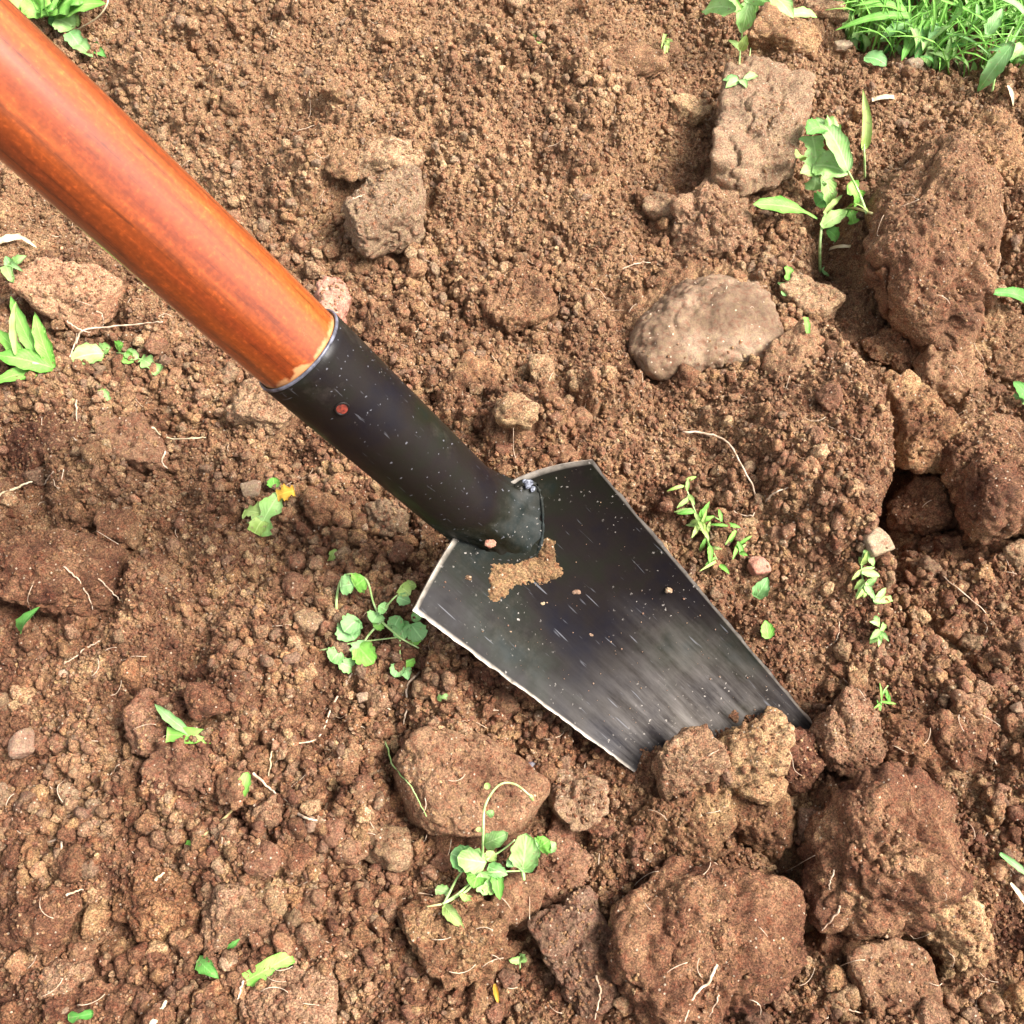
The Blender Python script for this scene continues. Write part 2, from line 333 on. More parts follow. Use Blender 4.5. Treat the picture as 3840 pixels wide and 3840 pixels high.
C_(1460, 1945, 150, 180, 20, 'upright olive clod against the left side of the socket', M_grey, 144, zf=0.8, lift=0.5, rough=.6)
C_(430, 1975, 120, 110, 0, 'small angular lump right of the left edge clod', M_soil, 145, sub=4, zf=0.8, lift=0.6, facets=6)
C_(1220, 1900, 170, 110, 0, 'small brown lump left of the upright olive clod', M_soil, 146, sub=4, zf=0.8, lift=0.5)
C_(150, 3440, 300, 190, 8, 'oval crumbly clod at the lower left', M_soil, 147, zf=0.7, lift=0.45)
C_(580, 3390, 310, 270, -20, 'broad reddish crumbly clod in the lower left', M_soil, 148, zf=0.5, lift=0.3)
C_(250, 3660, 200, 120, 10, 'loaf shaped lump near the bottom left corner', M_tan, 149, zf=0.7, lift=0.6, rough=.5)
C_(900, 3410, 260, 240, 20, 'tan crumbly clod above the green leaf strip', M_tan, 150, zf=0.45, lift=0.2)
C_(1080, 3770, 330, 240, 5, 'tan clod at the bottom edge below the leaf strip', M_tan, 151, zf=0.5, lift=0.35)
C_(360, 3770, 330, 150, 15, 'dark clod at the bottom left edge', M_soil, 152, zf=0.6, lift=0.4)
C_(700, 2870, 250, 170, -8, 'flat brown clod under the two bladed grass scrap', M_red, 153, zf=0.5, lift=0.3, facets=7)
C_(555, 2710, 130, 240, 10, 'upright reddish clod left of the grass scrap', M_red, 154, zf=0.6, lift=0.3)
C_(780, 2630, 150, 110, 0, 'small rounded clod right above the grass scrap', M_soil, 155, sub=4, zf=0.8, lift=0.5)
C_(1310, 3180, 150, 130, -10, 'flat orange brown lump left of the grey round lump', M_red, 156, sub=4, zf=0.7, lift=0.5, gran=.5)
C_(1455, 3185, 140, 150, 0, 'grey round lump left of the seedling', M_grey, 157, sub=4, zf=0.85, lift=0.5, rough=.6)
C_(1930, 3390, 170, 180, 0, 'round reddish lump just below the seedling leaves', M_red, 158, sub=4, zf=0.85, lift=0.5, rough=.6)
C_(2320, 230, 340, 160, 5, 'low dark clod at the top of the fine mound', M_soil, 159, zf=0.5, lift=0.2)
C_(2960, 120, 250, 180, -20, 'brown clod behind the top centre weed', M_soil, 160, zf=0.6, lift=0.35)
C_(3100, 30, 150, 70, 0, 'pale clod at the top edge left of the grass', M_tan, 161, sub=4, zf=0.8, lift=0.6)
C_(3330, 190, 150, 110, 0, 'dark reddish clod below the bright grass', M_dark, 162, sub=4, zf=0.8, lift=0.5)
C_(2590, 400, 150, 120, 0, 'rounded tan clod on the right of the fine mound', M_tan, 163, sub=4, zf=0.7, lift=0.45)
C_(2480, 760, 110, 110, 0, 'round olive lump left of the pale tan clod', M_grey, 164, sub=4, zf=0.8, lift=0.5, rough=.6)
C_(1010, 1520, 250, 180, -25, 'pale dusty clod below the wood and socket joint', M_tan, 165, zf=0.7, lift=0.5, facets=7)
C_(1245, 1110, 110, 170, -8, 'pinkish pale lump behind the end of the wooden handle', M_rose, 166, zf=1.0, lift=0.9, rough=1.2)
C_(3740, 560, 220, 420, 15, 'shaded brown bank at the right edge behind the tall clod', M_soil, 167, zf=0.4, lift=0.2)
C_(1130, 1180, 90, 90, 0, 'crumbly lump peeping out along the handle', M_soil, 168, sub=4, zf=0.8, lift=0.5)
C_(3640, 2650, 120, 90, 0, 'pinkish brown lump below the long crack', M_red, 169, sub=4, zf=0.8, lift=0.4)
def soft(x): return x * x * (3 - 2 * x)
def patch(x, y): return soft(np.clip(0.62 + 0.85 * fbm2(x * 19, y * 19, 131, 3), 0, 1))     # 0 compacted, 1 crumbly
def height(x, y, fine=True):
    sh = x.shape; x = x.ravel().astype(np.float64); y = y.ravel().astype(np.float64)
    z = 0.006 * fbm2(x * 9, y * 9, 3, 3) + 0.0022 * fbm2(x * 45, y * 45, 21, 3)
    for (px, py, rx, ry, a) in MAC:
        c = at(px, py); m = mpp(px, py); rx = rx * m; ry = ry * m / 0.9
        q = ((x - c[0]) / rx) ** 2 + ((y - c[1]) / ry) ** 2
        z = z + a * 0.001 * np.exp(-q * 0.9)
    for (a_, k_) in CL:
        px, py, w_, h_, rot = a_[:5]; dpt = k_.get('moat', min(0.011, 0.0018 + 0.022 * min(w_, h_) * mpp(px, py)))
        c = at(px, py + 10); m = mpp(px, py); q0 = math.radians(rot); dx_ = (x - c[0]); dy_ = (y - c[1])
        ex = (dx_ * math.cos(q0) + dy_ * math.sin(q0)) / (w_ * m / 2); ey = (-dx_ * math.sin(q0) + dy_ * math.cos(q0)) / (h_ * m / 2)
        rr_ = np.sqrt(ex * ex + ey * ey) - 1.04
        z = z - dpt * (0.7 + 0.6 * vn2(x * 50, y * 50, 71)) * np.exp(-(rr_ / 0.20) ** 2)
    # broken edge of the dug bank: high on the left of this line, a sharp drop on its right
    L = [at(*p)[:2] for p in ((2960, 1130), (3160, 1400), (3285, 1700), (3300, 1850), (3270, 2060), (3330, 2260), (3560, 2480), (3840, 2720))]
    D = np.full(x.shape, 1e9); S = np.zeros(x.shape); W = np.zeros(x.shape)
    amp = [0.0, 0.016, 0.027, 0.027, 0.020, 0.009, 0.006, 0.0]
    wob = 0.004 * fbm2(x * 60, y * 60, 5, 3)
    for i in range(len(L) - 1):
        a, b = L[i], L[i + 1]; d = b - a; l2 = d @ d
        t = np.clip(((x - a[0]) * d[0] + (y - a[1]) * d[1]) / l2, 0, 1)
        ex = x - a[0] - t * d[0]; ey = y - a[1] - t * d[1]; dist = np.hypot(ex, ey)
        cr = d[0] * (y - a[1]) - d[1] * (x - a[0])
        m = dist < D; D[m] = dist[m]; S[m] = np.sign(cr[m]); W[m] = (amp[i] + (amp[i + 1] - amp[i]) * t)[m]
    sd_ = D * S + wob       # positive on the right-hand (upper) side of the travel
    rgt = np.clip(sd_ / 0.006 + 0.5, 0, 1)
    z = z + W * 0.45 * np.exp(-(np.minimum(sd_, 0) / 0.03) ** 2) * (1 - rgt) - W * rgt * np.exp(-(np.maximum(sd_, 0) / 0.045) ** 2) + 0
    # the soil lies close under the blade, heaped where the blade goes in
    c = (Ag + Bg) / 2
    e = (x - c[0]) * s0[0] + (y - c[1]) * s0[1]; g = (x - c[0]) * t0[0] + (y - c[1]) * t0[1]
    w = np.exp(-(e / 0.055) ** 4 - ((g - 0.05) / 0.065) ** 4)
    z = z * (1 - w) + w * (-0.008 + np.clip(-g, 0, .02) * 0.3)
    z = z + 0.010 * np.exp(-((e - 0.0) / 0.036) ** 2 - ((g + 0.012) / 0.010) ** 2)
    hp = np.exp(-((e - 0.001) / 0.029) ** 4 - ((g + 0.001) / 0.013) ** 2); z = z + hp * (0.004 + 0.0075 * fbm2(x * 85, y * 85, 31, 3))
    if fine:
        wx = x + 0.0016 * fbm2(x * 260, y * 260, 41, 2); wy = y + 0.0016 * fbm2(x * 260 + 50, y * 260, 43, 2)
        k = 0.65 + 0.5 * vn2(x * 22, y * 22, 51); kp = 0.25 + 0.9 * patch(x, y)
        z = z + 0.0110 * (cell2((wx + .006 * vn2(x * 70, y * 70, 91)) / 0.027, (wy + .006 * vn2(x * 70, y * 70, 92)) / 0.027, 59, 0.5)) * k + 0.0085 * cell2(wx / 0.016, wy / 0.016, 60, 0.45) * k
        z = z + 0.0056 * cell2(wx / 0.0078, wy / 0.0078, 61, 0.25) * k * kp
        z = z + 0.0040 * cell2(wx / 0.0042, wy / 0.0042, 62, 0.1) * kp
        z = z + 0.0020 * cell2(wx / 0.0021, wy / 0.0021, 63)
        z = z + 0.0006 * fbm2(x * 900, y * 900, 64, 2)
    return z.reshape(sh)
def axis(lo, hi, n, far, k=26):
    core = np.linspace(lo, hi, n); st = core[1] - core[0]
    g = st * 1.35 ** np.arange(1, k + 1); g = np.cumsum(g); g = g * 1.0
    return np.concatenate([lo - g[::-1], core, hi + g])
gx = axis(-0.275, 0.275, 700, 8, 34)
yc = [0.005]
while yc[-1] < 0.56: yc.append(yc[-1] + 0.00074 * (0.8 + 0.55 * yc[-1] / 0.3))
while yc[-1] < 0.76: yc.append(yc[-1] + 0.0022)
yc = np.array(yc); gg = np.cumsum(0.0009 * 1.35 ** np.arange(1, 35)); gy = np.concatenate([yc[0] - gg[::-1], yc, yc[-1] + gg])
GX, GY = np.meshgrid(gx, gy)
GZ = height(GX, GY)
nx, ny = len(gx), len(gy)
V = np.stack([GX.ravel(), GY.ravel(), GZ.ravel()], 1).astype(np.float32)
idx = np.arange(nx * ny).reshape(ny, nx)
Q = np.stack([idx[:-1, :-1], idx[:-1, 1:], idx[1:, 1:], idx[1:, :-1]], -1).reshape(-1, 4).astype(np.int32)
me = bpy.data.meshes.new('ground'); me.vertices.add(len(V)); me.vertices.foreach_set('co', V.ravel())
me.loops.add(Q.size); me.loops.foreach_set('vertex_index', Q.ravel()); me.polygons.add(len(Q))
me.polygons.foreach_set('loop_start', np.arange(0, Q.size, 4, dtype=np.int32))
me.polygons.foreach_set('use_smooth', np.ones(len(Q), bool)); me.update(calc_edges=True); me.materials.append(M_ground)
ground = bpy.data.objects.new('ground', me); col.objects.link(ground); tag(ground, 'dug brown earth broken into crumbs and hollows', kind='structure')

# coarse map of the top of everything lying on the soil
TS = 0.0012; TX0, TY0 = -0.46, -0.06; TNX, TNY = int(0.92 / TS), int(0.86 / TS)
tx = TX0 + (np.arange(TNX) + 0.5) * TS; ty = TY0 + (np.arange(TNY) + 0.5) * TS
TXX, TYY = np.meshgrid(tx, ty); TOP = height(TXX, TYY); GTOP = TOP.copy()
def splat(W):
    i = ((W[:, 0] - TX0) / TS).astype(int); j = ((W[:, 1] - TY0) / TS).astype(int)
    ok = (i >= 0) & (i < TNX) & (j >= 0) & (j < TNY); np.maximum.at(TOP, (j[ok], i[ok]), W[ok, 2])
def top(x, y, arr=None):
    arr = TOP if arr is None else arr
    i = np.clip((np.asarray(x) - TX0) / TS - 0.5, 0, TNX - 2); j = np.clip((np.asarray(y) - TY0) / TS - 0.5, 0, TNY - 2)
    i0 = np.floor(i).astype(int); j0 = np.floor(j).astype(int); fi = i - i0; fj = j - j0
    return (arr[j0, i0] * (1 - fi) + arr[j0, i0 + 1] * fi) * (1 - fj) + (arr[j0 + 1, i0] * (1 - fi) + arr[j0 + 1, i0 + 1] * fi) * fj
def hit(px, py, dz=0.0, arr=None):
    """first point on the soil (or a clod) along the line of sight through that photo pixel"""
    d = ray(px, py); D = np.linspace(0.30, 0.80, 1600); P = CAM + d[None] * D[:, None]
    z = top(P[:, 0], P[:, 1], arr) + dz; k = np.argmax(P[:, 2] <= z)
    if k == 0: return at(px, py, dz)
    return P[k]

# ------------------------------------------------------------------ clods and stones
_ico = {}
def ico(n):
    if n not in _ico:
        import bmesh
        bm = bmesh.new(); bmesh.ops.create_icosphere(bm, subdivisions=n, radius=1.0)
        bm.verts.ensure_lookup_table(); v = np.array([q.co[:] for q in bm.verts]); f = [tuple(q.index for q in p.verts) for p in bm.faces]; bm.free()
        _ico[n] = (v, f)
    return _ico[n]
def clodgeo(seed, dims, sub=5, facets=11, sharp=15, rough=1.0, gran=1.0, cell=0.0042, pts=None):
    """dims in metres (half sizes). A chipped, faceted lump covered with crumbs"""
    v, f = ico(sub); r_ = np.random.default_rng(seed)
    N = r_.normal(size=(facets, 3)); N /= np.linalg.norm(N, axis=1)[:, None]; p = r_.uniform(0.66, 1.0, facets)
    N = np.vstack([N, [[1, 0, 0], [-1, 0, 0], [0, 1, 0], [0, -1, 0], [0, 0, 1], [0, 0, -1]]]); p = np.concatenate([p, np.full(6, 0.98)])
    d = np.maximum(0, v @ N.T) / p; r = (np.sum(d ** sharp, 1)) ** (-1 / sharp)
    P = v * r[:, None] * np.asarray(dims)[None]
    R = float(np.mean(dims)); o = r_.uniform(-50, 50, 3)
    nrmv = v / np.asarray(dims); nrmv /= np.linalg.norm(nrmv, axis=1)[:, None]
    rdg = np.abs(fbm3(P / R * 1.6 + o + 9, seed + 71, 3)); disp = -R * 0.10 * rough * np.clip(1 - rdg * 9, 0, 1) + R * 0.11 * rough * fbm3(P / R * 1.3 + o, seed, 3) + R * 0.05 * rough * fbm3(P / R * 5 + o, seed + 9, 3)
    big = cell3(P / (R * 0.55) + o, seed + 33); disp = disp + R * 0.10 * rough * (big - 0.4)
    if gran > 0:
        W = P + 0.0009 * np.stack([fbm3(P * 300 + k * 7.7, seed + 20 + k, 2) for k in range(3)], 1)
        patch = np.clip(0.95 + 0.6 * fbm3(P / R * 1.1 + o, seed + 5, 2), 0.45, 1.5)
        disp = disp + gran * patch * ((0.0026 * (cell3(W / 0.0085 + o, seed + 39) - .4) if R > 0.007 else 0) + 0.50 * cell * cell3(W / cell + o, seed + 40) + 0.60 * cell * 0.45 * cell3(W / (cell * 0.45) + o, seed + 41))
        disp = disp + gran * 0.00035 * fbm3(P * 1100, seed + 60, 2)
    return P + nrmv * disp[:, None], f
LAND = []
def clod(px, py, w, h, rot, label, mat, seed, sub=None, zf=0.75, lift=0.25, moat=None, name='soil_clod', cat='clod', tilt=(0, 0), group=None, **kw):
    sub = sub or (6 if w * h > 75000 else 5)
    m = mpp(px, py); hx = w * m / 2; hy = h * m / 2 * 0.98; hz = min(hx, hy) * zf
    V_, F_ = clodgeo(seed, (hx, hy, hz), sub, **kw)
    g = at(px, py); 
    base = hit(px, py, 0, GTOP); zc = float(np.mean(top(base[0] + np.array([-.5, .5, 0, 0, 0]) * hx, base[1] + np.array([0, 0, -.5, .5, 0]) * hy, GTOP))) + lift * hz
    c = at(px, py, zc + hz * 0.25); loc = np.array([c[0], c[1], zc])
    o = mesh(name, V_, F_, mat); o.location = tuple(loc); o.rotation_euler = (math.radians(tilt[0]), math.radians(tilt[1]), math.radians(rot))
    tag(o, label, cat, group)
    Mx = np.array(o.rotation_euler.to_matrix()); splat(V_ @ Mx.T + loc); LAND.append((loc[0], loc[1], hx, label))
    return o
G_C = 'large soil clods of the dug bank'
for a_, k_ in CL: clod(*a_, **k_)
for (px, py, w, h, lab, mt, sd2, facets) in [
        (80, 2785, 90, 100, 'pale angular stone at the left edge', M_pale, 201, 6), (945, 1830, 75, 60, 'pale pebble beside the torn leaf', M_pale, 202, 9),
        (1370, 2610, 60, 30, 'white flat pebble below the creeping weed', M_pale, 203, 9), (3290, 2030, 90, 100, 'pale yellow stone at the edge of the bank', M_pale, 204, 7),
        (2845, 2115, 70, 80, 'peach coloured stone fleck near the blade edge', M_rose, 205, 7), (3820, 2655, 45, 40, 'pale oval pebble at the right edge', M_pale, 206, 9),
        (1990, 2875, 50, 36, 'bluish grey pebble right of the smooth oval clod', M_slate, 207, 9), (3430, 235, 70, 60, 'pale pebble under the grass', M_pale, 208, 9),
        (265, 2975, 80, 80, 'grey brown stone chip in the lower left soil', M_grey, 209, 6), (1160, 3090, 50, 50, 'tan stone chip beside the white root piece', M_pale, 210, 6),
        (240, 3800, 40, 40, 'tiny pale pebble near the bottom left', M_pale, 211, 9), (1530, 3440, 80, 90, 'grey brown stone beside the angular dark clod', M_grey, 212, 9),
        (3160, 170, 60, 40, 'pale flat stone chip below the top weed', M_pale, 213, 6), (2945, 2170, 26, 26, 'tiny white pebble near the pale leaf bit', M_pale, 214, 9),
        (745, 2900, 26, 26, 'tiny cream pebble below the grass scrap', M_pale, 215, 9), (240, 2520, 36, 34, 'white pebble below the curved root', M_pale, 216, 9)]:
    clod(px, py, w, h, 20, lab, mt, sd2, sub=4 if w > 55 else 3, zf=0.8, lift=0.75, name='pebble', cat='pebble', facets=facets, gran=0.15, rough=0.5)

# ------------------------------------------------------------------ small lumps one can still count
def on_trowel(x, y):
    c = (Ag + Bg) / 2; e = (x - c[0]) * s0[0] + (y - c[1]) * s0[1]; g = (x - c[0]) * t0[0] + (y - c[1]) * t0[1]
    return abs(e) < 0.05 and -0.002 < g < 0.125
lump_me = []
for k in range(14):
    r_ = random.Random(k); V_, F_ = clodgeo(300 + k, (1.0 * 0.005, r_.uniform(.7, 1) * 0.005, r_.uniform(.65, .95) * 0.005), 4, rough=0.8, gran=0.8, cell=0.0020, facets=9)
    m_ = [M_soil, M_soil, M_red, M_grey, M_tan, M_soil, M_red, M_dark][k % 8]
    me = bpy.data.meshes.new('soil_lump'); me.from_pydata(V_.tolist(), [], F_); me.materials.append(m_)
    me.polygons.foreach_set('use_smooth', [True] * len(me.polygons)); lump_me.append(me)
cname = {0: 'brown', 1: 'brown', 2: 'reddish', 3: 'olive grey', 4: 'tan', 5: 'brown', 6: 'reddish', 7: 'dark'}
placed = []; tries = 0; USED = set()
while len(placed) < 290 and tries < 20000:
    tries += 1
    px = random.uniform(-60, 3900); py = random.uniform(0, 3860)
    dens = 0.25 + 0.75 * min(1, max(0, (py - 1300) / 1800)) + (0.3 if px > 2300 and py < 2700 else 0)
    if random.random() > dens: continue
    g = at(px, py)
    if on_trowel(g[0], g[1]): continue
    r = 0.0028 + 0.0034 * random.random() ** 2
    if any((g[0] - q[0]) ** 2 + (g[1] - q[1]) ** 2 < ((r + q[2]) * 0.85) ** 2 for q in placed): continue
    if any((g[0] - q[0]) ** 2 + (g[1] - q[1]) ** 2 < (q[2] * 0.8) ** 2 for q in LAND): continue
    placed.append((g[0], g[1], r)); k = random.randrange(14)
    o = bpy.data.objects.new('soil_lump', lump_me[k]); col.objects.link(o)
    o.location = (g[0], g[1], float(top(g[0], g[1], GTOP)) + r * 0.25); s_ = r / 0.005; o.scale = (s_, s_, s_)
    o.rotation_euler = (random.uniform(-.5, .5), random.uniform(-.5, .5), random.uniform(0, 6.28))
    sz = 'small' if r < 0.0042 else 'larger'
    for nq in sorted(LAND, key=lambda q: (q[0] - g[0]) ** 2 + (q[1] - g[1]) ** 2)[:6]:
        near = nq[3].split(' ')[:6]
        while near[-1] in ('a', 'the', 'of', 'with', 'at', 'in', 'on', 'and', 'to', 'near', 'just', 'left', 'right', 'lower', 'upper', 'by', 'tall', 'beside', 'lying', 'below', 'above', 'leaning', 'joined', 'under', 'between', 'smooth', 'round', 'dark', 'standing', 'against', 'large', 'pale', 'bottom', 'two', 'end', 'small', 'torn', 'white', 'wood', 'biggest', 'root', 'olive', 'farthest', 'heaped', 'huge', 'fine'): near = near[:-1]
        dx_, dy_ = g[0] - nq[0], g[1] - nq[1]; a8 = int(round(math.atan2(dy_, dx_) / (PI / 4))) % 8
        where = ('close' if math.hypot(dx_, dy_) < nq[2] + 0.008 else 'farther') + ' ' + ['right of', 'above right of', 'above', 'above left of', 'left of', 'below left of', 'below', 'below right of'][a8]
        lab_ = f"{sz} {cname[k % 8]} soil lump {where} the {' '.join(near)}"
        if lab_ not in USED: break
    USED.add(lab_)
    tag(o, lab_, 'soil lump', 'small soil lumps scattered over the dug earth')
    a = np.arange(0, 2 * PI, 0.5); splat(np.array([[g[0] + r * .5 * math.cos(q), g[1] + r * .5 * math.sin(q), o.location.z + r * .5] for q in a]))

# ------------------------------------------------------------------ crumbs: nobody could count them
crumbs_col = bpy.data.collections.new('crumb_shapes')
for k in range(16):
    r_ = random.Random(50 + k); V_, F_ = clodgeo(400 + k, (0.5, 0.5 * r_.uniform(.65, 1), 0.5 * r_.uniform(.55, .9)), 3, rough=1.7, gran=0, facets=6, sharp=9)
    me = bpy.data.meshes.new('crumb_shape'); me.from_pydata(V_.tolist(), [], F_); me.materials.append([M_soil, M_soil, M_red, M_tan, M_soil, M_grey, M_soil, M_red][k % 8])
    me.polygons.foreach_set('use_smooth', [True] * len(me.polygons)); crumbs_col.objects.link(bpy.data.objects.new('crumb_shape', me))
NC = 250000
yy = rng.uniform(-0.03, 0.75, NC * 2); xx = rng.uniform(-1, 1, NC * 2) * (0.235 + 0.22 * yy)
yy, xx = yy[:NC], xx[:NC]
dd = 0.00125 * (1 - rng.uniform(0, 0.985, NC)) ** (-1 / 2.3); dd = np.minimum(dd, 0.0068)
reg = vn2(xx * 25, yy * 25, 90) * 0.3 + 1.0 - 0.22 * np.clip((yy - 0.25) / 0.2, 0, 1); dd = dd * reg; pt = patch(xx, yy)
zz = top(xx, yy); gz = top(xx, yy, GTOP); oncl = zz > gz + 0.002
sl = np.hypot(top(xx + .002, yy) - top(xx - .002, yy), top(xx, yy + .002) - top(xx, yy - .002)) / 0.004
keep = np.where(oncl, (rng.uniform(0, 1, NC) < 0.55) & (dd < 0.0018) & (sl < 1.1), True)
keep &= (dd < 0.0022) | (rng.uniform(0, 1, NC) < 0.18 + 0.9 * pt); keep &= rng.uniform(0, 1, NC) < 0.8 + 0.5 * pt
pink = at(2630, 1180); keep &= ~(((xx - pink[0]) / 0.036) ** 2 + ((yy - pink[1]) / 0.028) ** 2 < 1 + 0.5 * vn2(xx * 150, yy * 150, 95))
for q_ in LAND:
    if 'pebble' in q_[3] or 'pale' in q_[3] and q_[2] < 0.006 or 'fleck' in q_[3]: keep &= (xx - q_[0]) ** 2 + (yy - q_[1]) ** 2 > (q_[2] * 0.85) ** 2
xx, yy, zz, dd = xx[keep], yy[keep], zz[keep], dd[keep]; n = len(xx)
me = bpy.data.meshes.new('soil_crumbs'); me.vertices.add(n); me.vertices.foreach_set('co', np.stack([xx, yy, zz + dd * np.where(zz > top(xx, yy, GTOP) + 0.002, -0.22, 0.18)], 1).astype(np.float32).ravel())
at_ = me.attributes.new('size', 'FLOAT', 'POINT'); at_.data.foreach_set('value', dd.astype(np.float32))
at_ = me.attributes.new('rot', 'FLOAT_VECTOR', 'POINT'); at_.data.foreach_set('vector', rng.uniform(0, 6.28, n * 3).astype(np.float32))
at_ = me.attributes.new('pick', 'INT', 'POINT'); at_.data.foreach_set('value', rng.integers(0, 16, n).astype(np.int32))
cr = bpy.data.objects.new('soil_crumbs', me); col.objects.link(cr); tag(cr, 'loose brown soil crumbs covering the whole dug ground', kind='stuff')
ng = bpy.data.node_groups.new('crumbs', 'GeometryNodeTree')
ng.interface.new_socket('Geometry', in_out='INPUT', socket_type='NodeSocketGeometry'); ng.interface.new_socket('Geometry', in_out='OUTPUT', socket_type='NodeSocketGeometry')
gi = ng.nodes.new('NodeGroupInput'); go = ng.nodes.new('NodeGroupOutput'); iop = ng.nodes.new('GeometryNodeInstanceOnPoints')
ci = ng.nodes.new('GeometryNodeCollectionInfo'); ci.inputs['Collection'].default_value = crumbs_col; ci.inputs['Separate Children'].default_value = True; ci.inputs['Reset Children'].default_value = True
def nattr(nm, t): q = ng.nodes.new('GeometryNodeInputNamedAttribute'); q.data_type = t; q.inputs['Name'].default_value = nm; return q.outputs['Attribute']
ng.links.new(gi.outputs[0], iop.inputs['Points']); ng.links.new(ci.outputs[0], iop.inputs['Instance']); iop.inputs['Pick Instance'].default_value = True
ng.links.new(nattr('pick', 'INT'), iop.inputs['Instance Index']); ng.links.new(nattr('size', 'FLOAT'), iop.inputs['Scale'])
e2r = ng.nodes.new('FunctionNodeEulerToRotation'); ng.links.new(nattr('rot', 'FLOAT_VECTOR'), e2r.inputs[0]); ng.links.new(e2r.outputs[0], iop.inputs['Rotation'])
ng.links.new(iop.outputs[0], go.inputs[0]); md = cr.modifiers.new('crumbs', 'NODES'); md.node_group = ng

# ------------------------------------------------------------------ the hand spade
D_F = 0.335; Jc = onblade(1820, 1960, 0.0); DJ = float(np.dot(Jc - CAM, FW))
Fc = dep(1118, 1312, D_F); Jt = dep(1790, 1925, D_F * 1.165)
ax = nrm(Fc - Jt)                                     # up the handle
WZ = float(np.dot(Fc - Jc, ax))
def wood_mat():
    m, nt, b = newmat('varnished_orange_wood')
    tc = nd(nt, 'ShaderNodeTexCoord'); mp = nd(nt, 'ShaderNodeMapping'); nt.links.new(tc.outputs['Object'], mp.inputs[0]); mp.inputs['Scale'].default_value = (1, 1, 0.055)
    n = nd(nt, 'ShaderNodeTexNoise'); n.inputs['Scale'].default_value = 420; n.inputs['Detail'].default_value = 5; n.inputs['Roughness'].default_value = 0.65; nt.links.new(mp.outputs[0], n.inputs[0])
    n2 = nd(nt, 'ShaderNodeTexNoise'); n2.inputs['Scale'].default_value = 80; n2.inputs['Detail'].default_value = 3; nt.links.new(mp.outputs[0], n2.inputs[0])
    n3 = nd(nt, 'ShaderNodeTexNoise'); n3.inputs['Scale'].default_value = 700; n3.inputs['Detail'].default_value = 3; nt.links.new(tc.outputs['Object'], n3.inputs[0])
    base = ramp(nt, n2.outputs[0], [(0.3, (0.17, 0.024, 0.005)), (0.5, (0.28, 0.052, 0.008)), (0.72, (0.42, 0.10, 0.016))])
    base = mixc(nt, 1.0, base, ramp(nt, n.outputs[0], [(0.32, 0.42), (0.44, 0.88), (0.6, 1.1), (0.75, 1.55)]), 'MULTIPLY')
    base = mixc(nt, 1.0, base, ramp(nt, n3.outputs[0], [(0.35, 0.8), (0.6, 1.05), (0.72, 1.5)]), 'MULTIPLY')
    dg = nd(nt, 'ShaderNodeTexNoise'); dg.inputs['Scale'].default_value = 90; dg.inputs['Detail'].default_value = 8; dg.inputs['Roughness'].default_value = 0.8; nt.links.new(tc.outputs['Object'], dg.inputs[0])
    base = mixc(nt, ramp(nt, dg.outputs[0], [(0.62, 0.0), (0.72, 0.45)]), base, (0.60, 0.22, 0.08))
    sz_ = nd(nt, 'ShaderNodeSeparateXYZ'); nt.links.new(tc.outputs['Object'], sz_.inputs[0]); n4 = nd(nt, 'ShaderNodeTexNoise'); n4.inputs['Scale'].default_value = 160; n4.inputs['Detail'].default_value = 5; nt.links.new(tc.outputs['Object'], n4.inputs[0])
    ma = nd(nt, 'ShaderNodeMath', operation='MULTIPLY_ADD'); nt.links.new(n4.outputs[0], ma.inputs[0]); ma.inputs[1].default_value = -0.010; nt.links.new(sz_.outputs['Z'], ma.inputs[2])
    mr = nd(nt, 'ShaderNodeMapRange'); nt.links.new(ma.outputs[0], mr.inputs[0]); mr.inputs[1].default_value = WZ - 0.0042; mr.inputs[2].default_value = WZ - 0.0030; mr.inputs[3].default_value = 0.85; mr.inputs[4].default_value = 0.0
    base = mixc(nt, mr.outputs[0], base, (0.55, 0.27, 0.11))
    nt.links.new(base, b.inputs['Base Color']); b.inputs['Roughness'].default_value = 0.42
    b.inputs['Specular IOR Level'].default_value = 0.15; b.inputs['Coat Weight'].default_value = 1.0; b.inputs['Coat Roughness'].default_value = 0.17
    bp = nd(nt, 'ShaderNodeBump'); bp.inputs['Distance'].default_value = 0.0002; bp.inputs['Strength'].default_value = 0.35; nt.links.new(n.outputs[0], bp.inputs['Height']); nt.links.new(bp.outputs[0], b.inputs['Normal'])
    return m
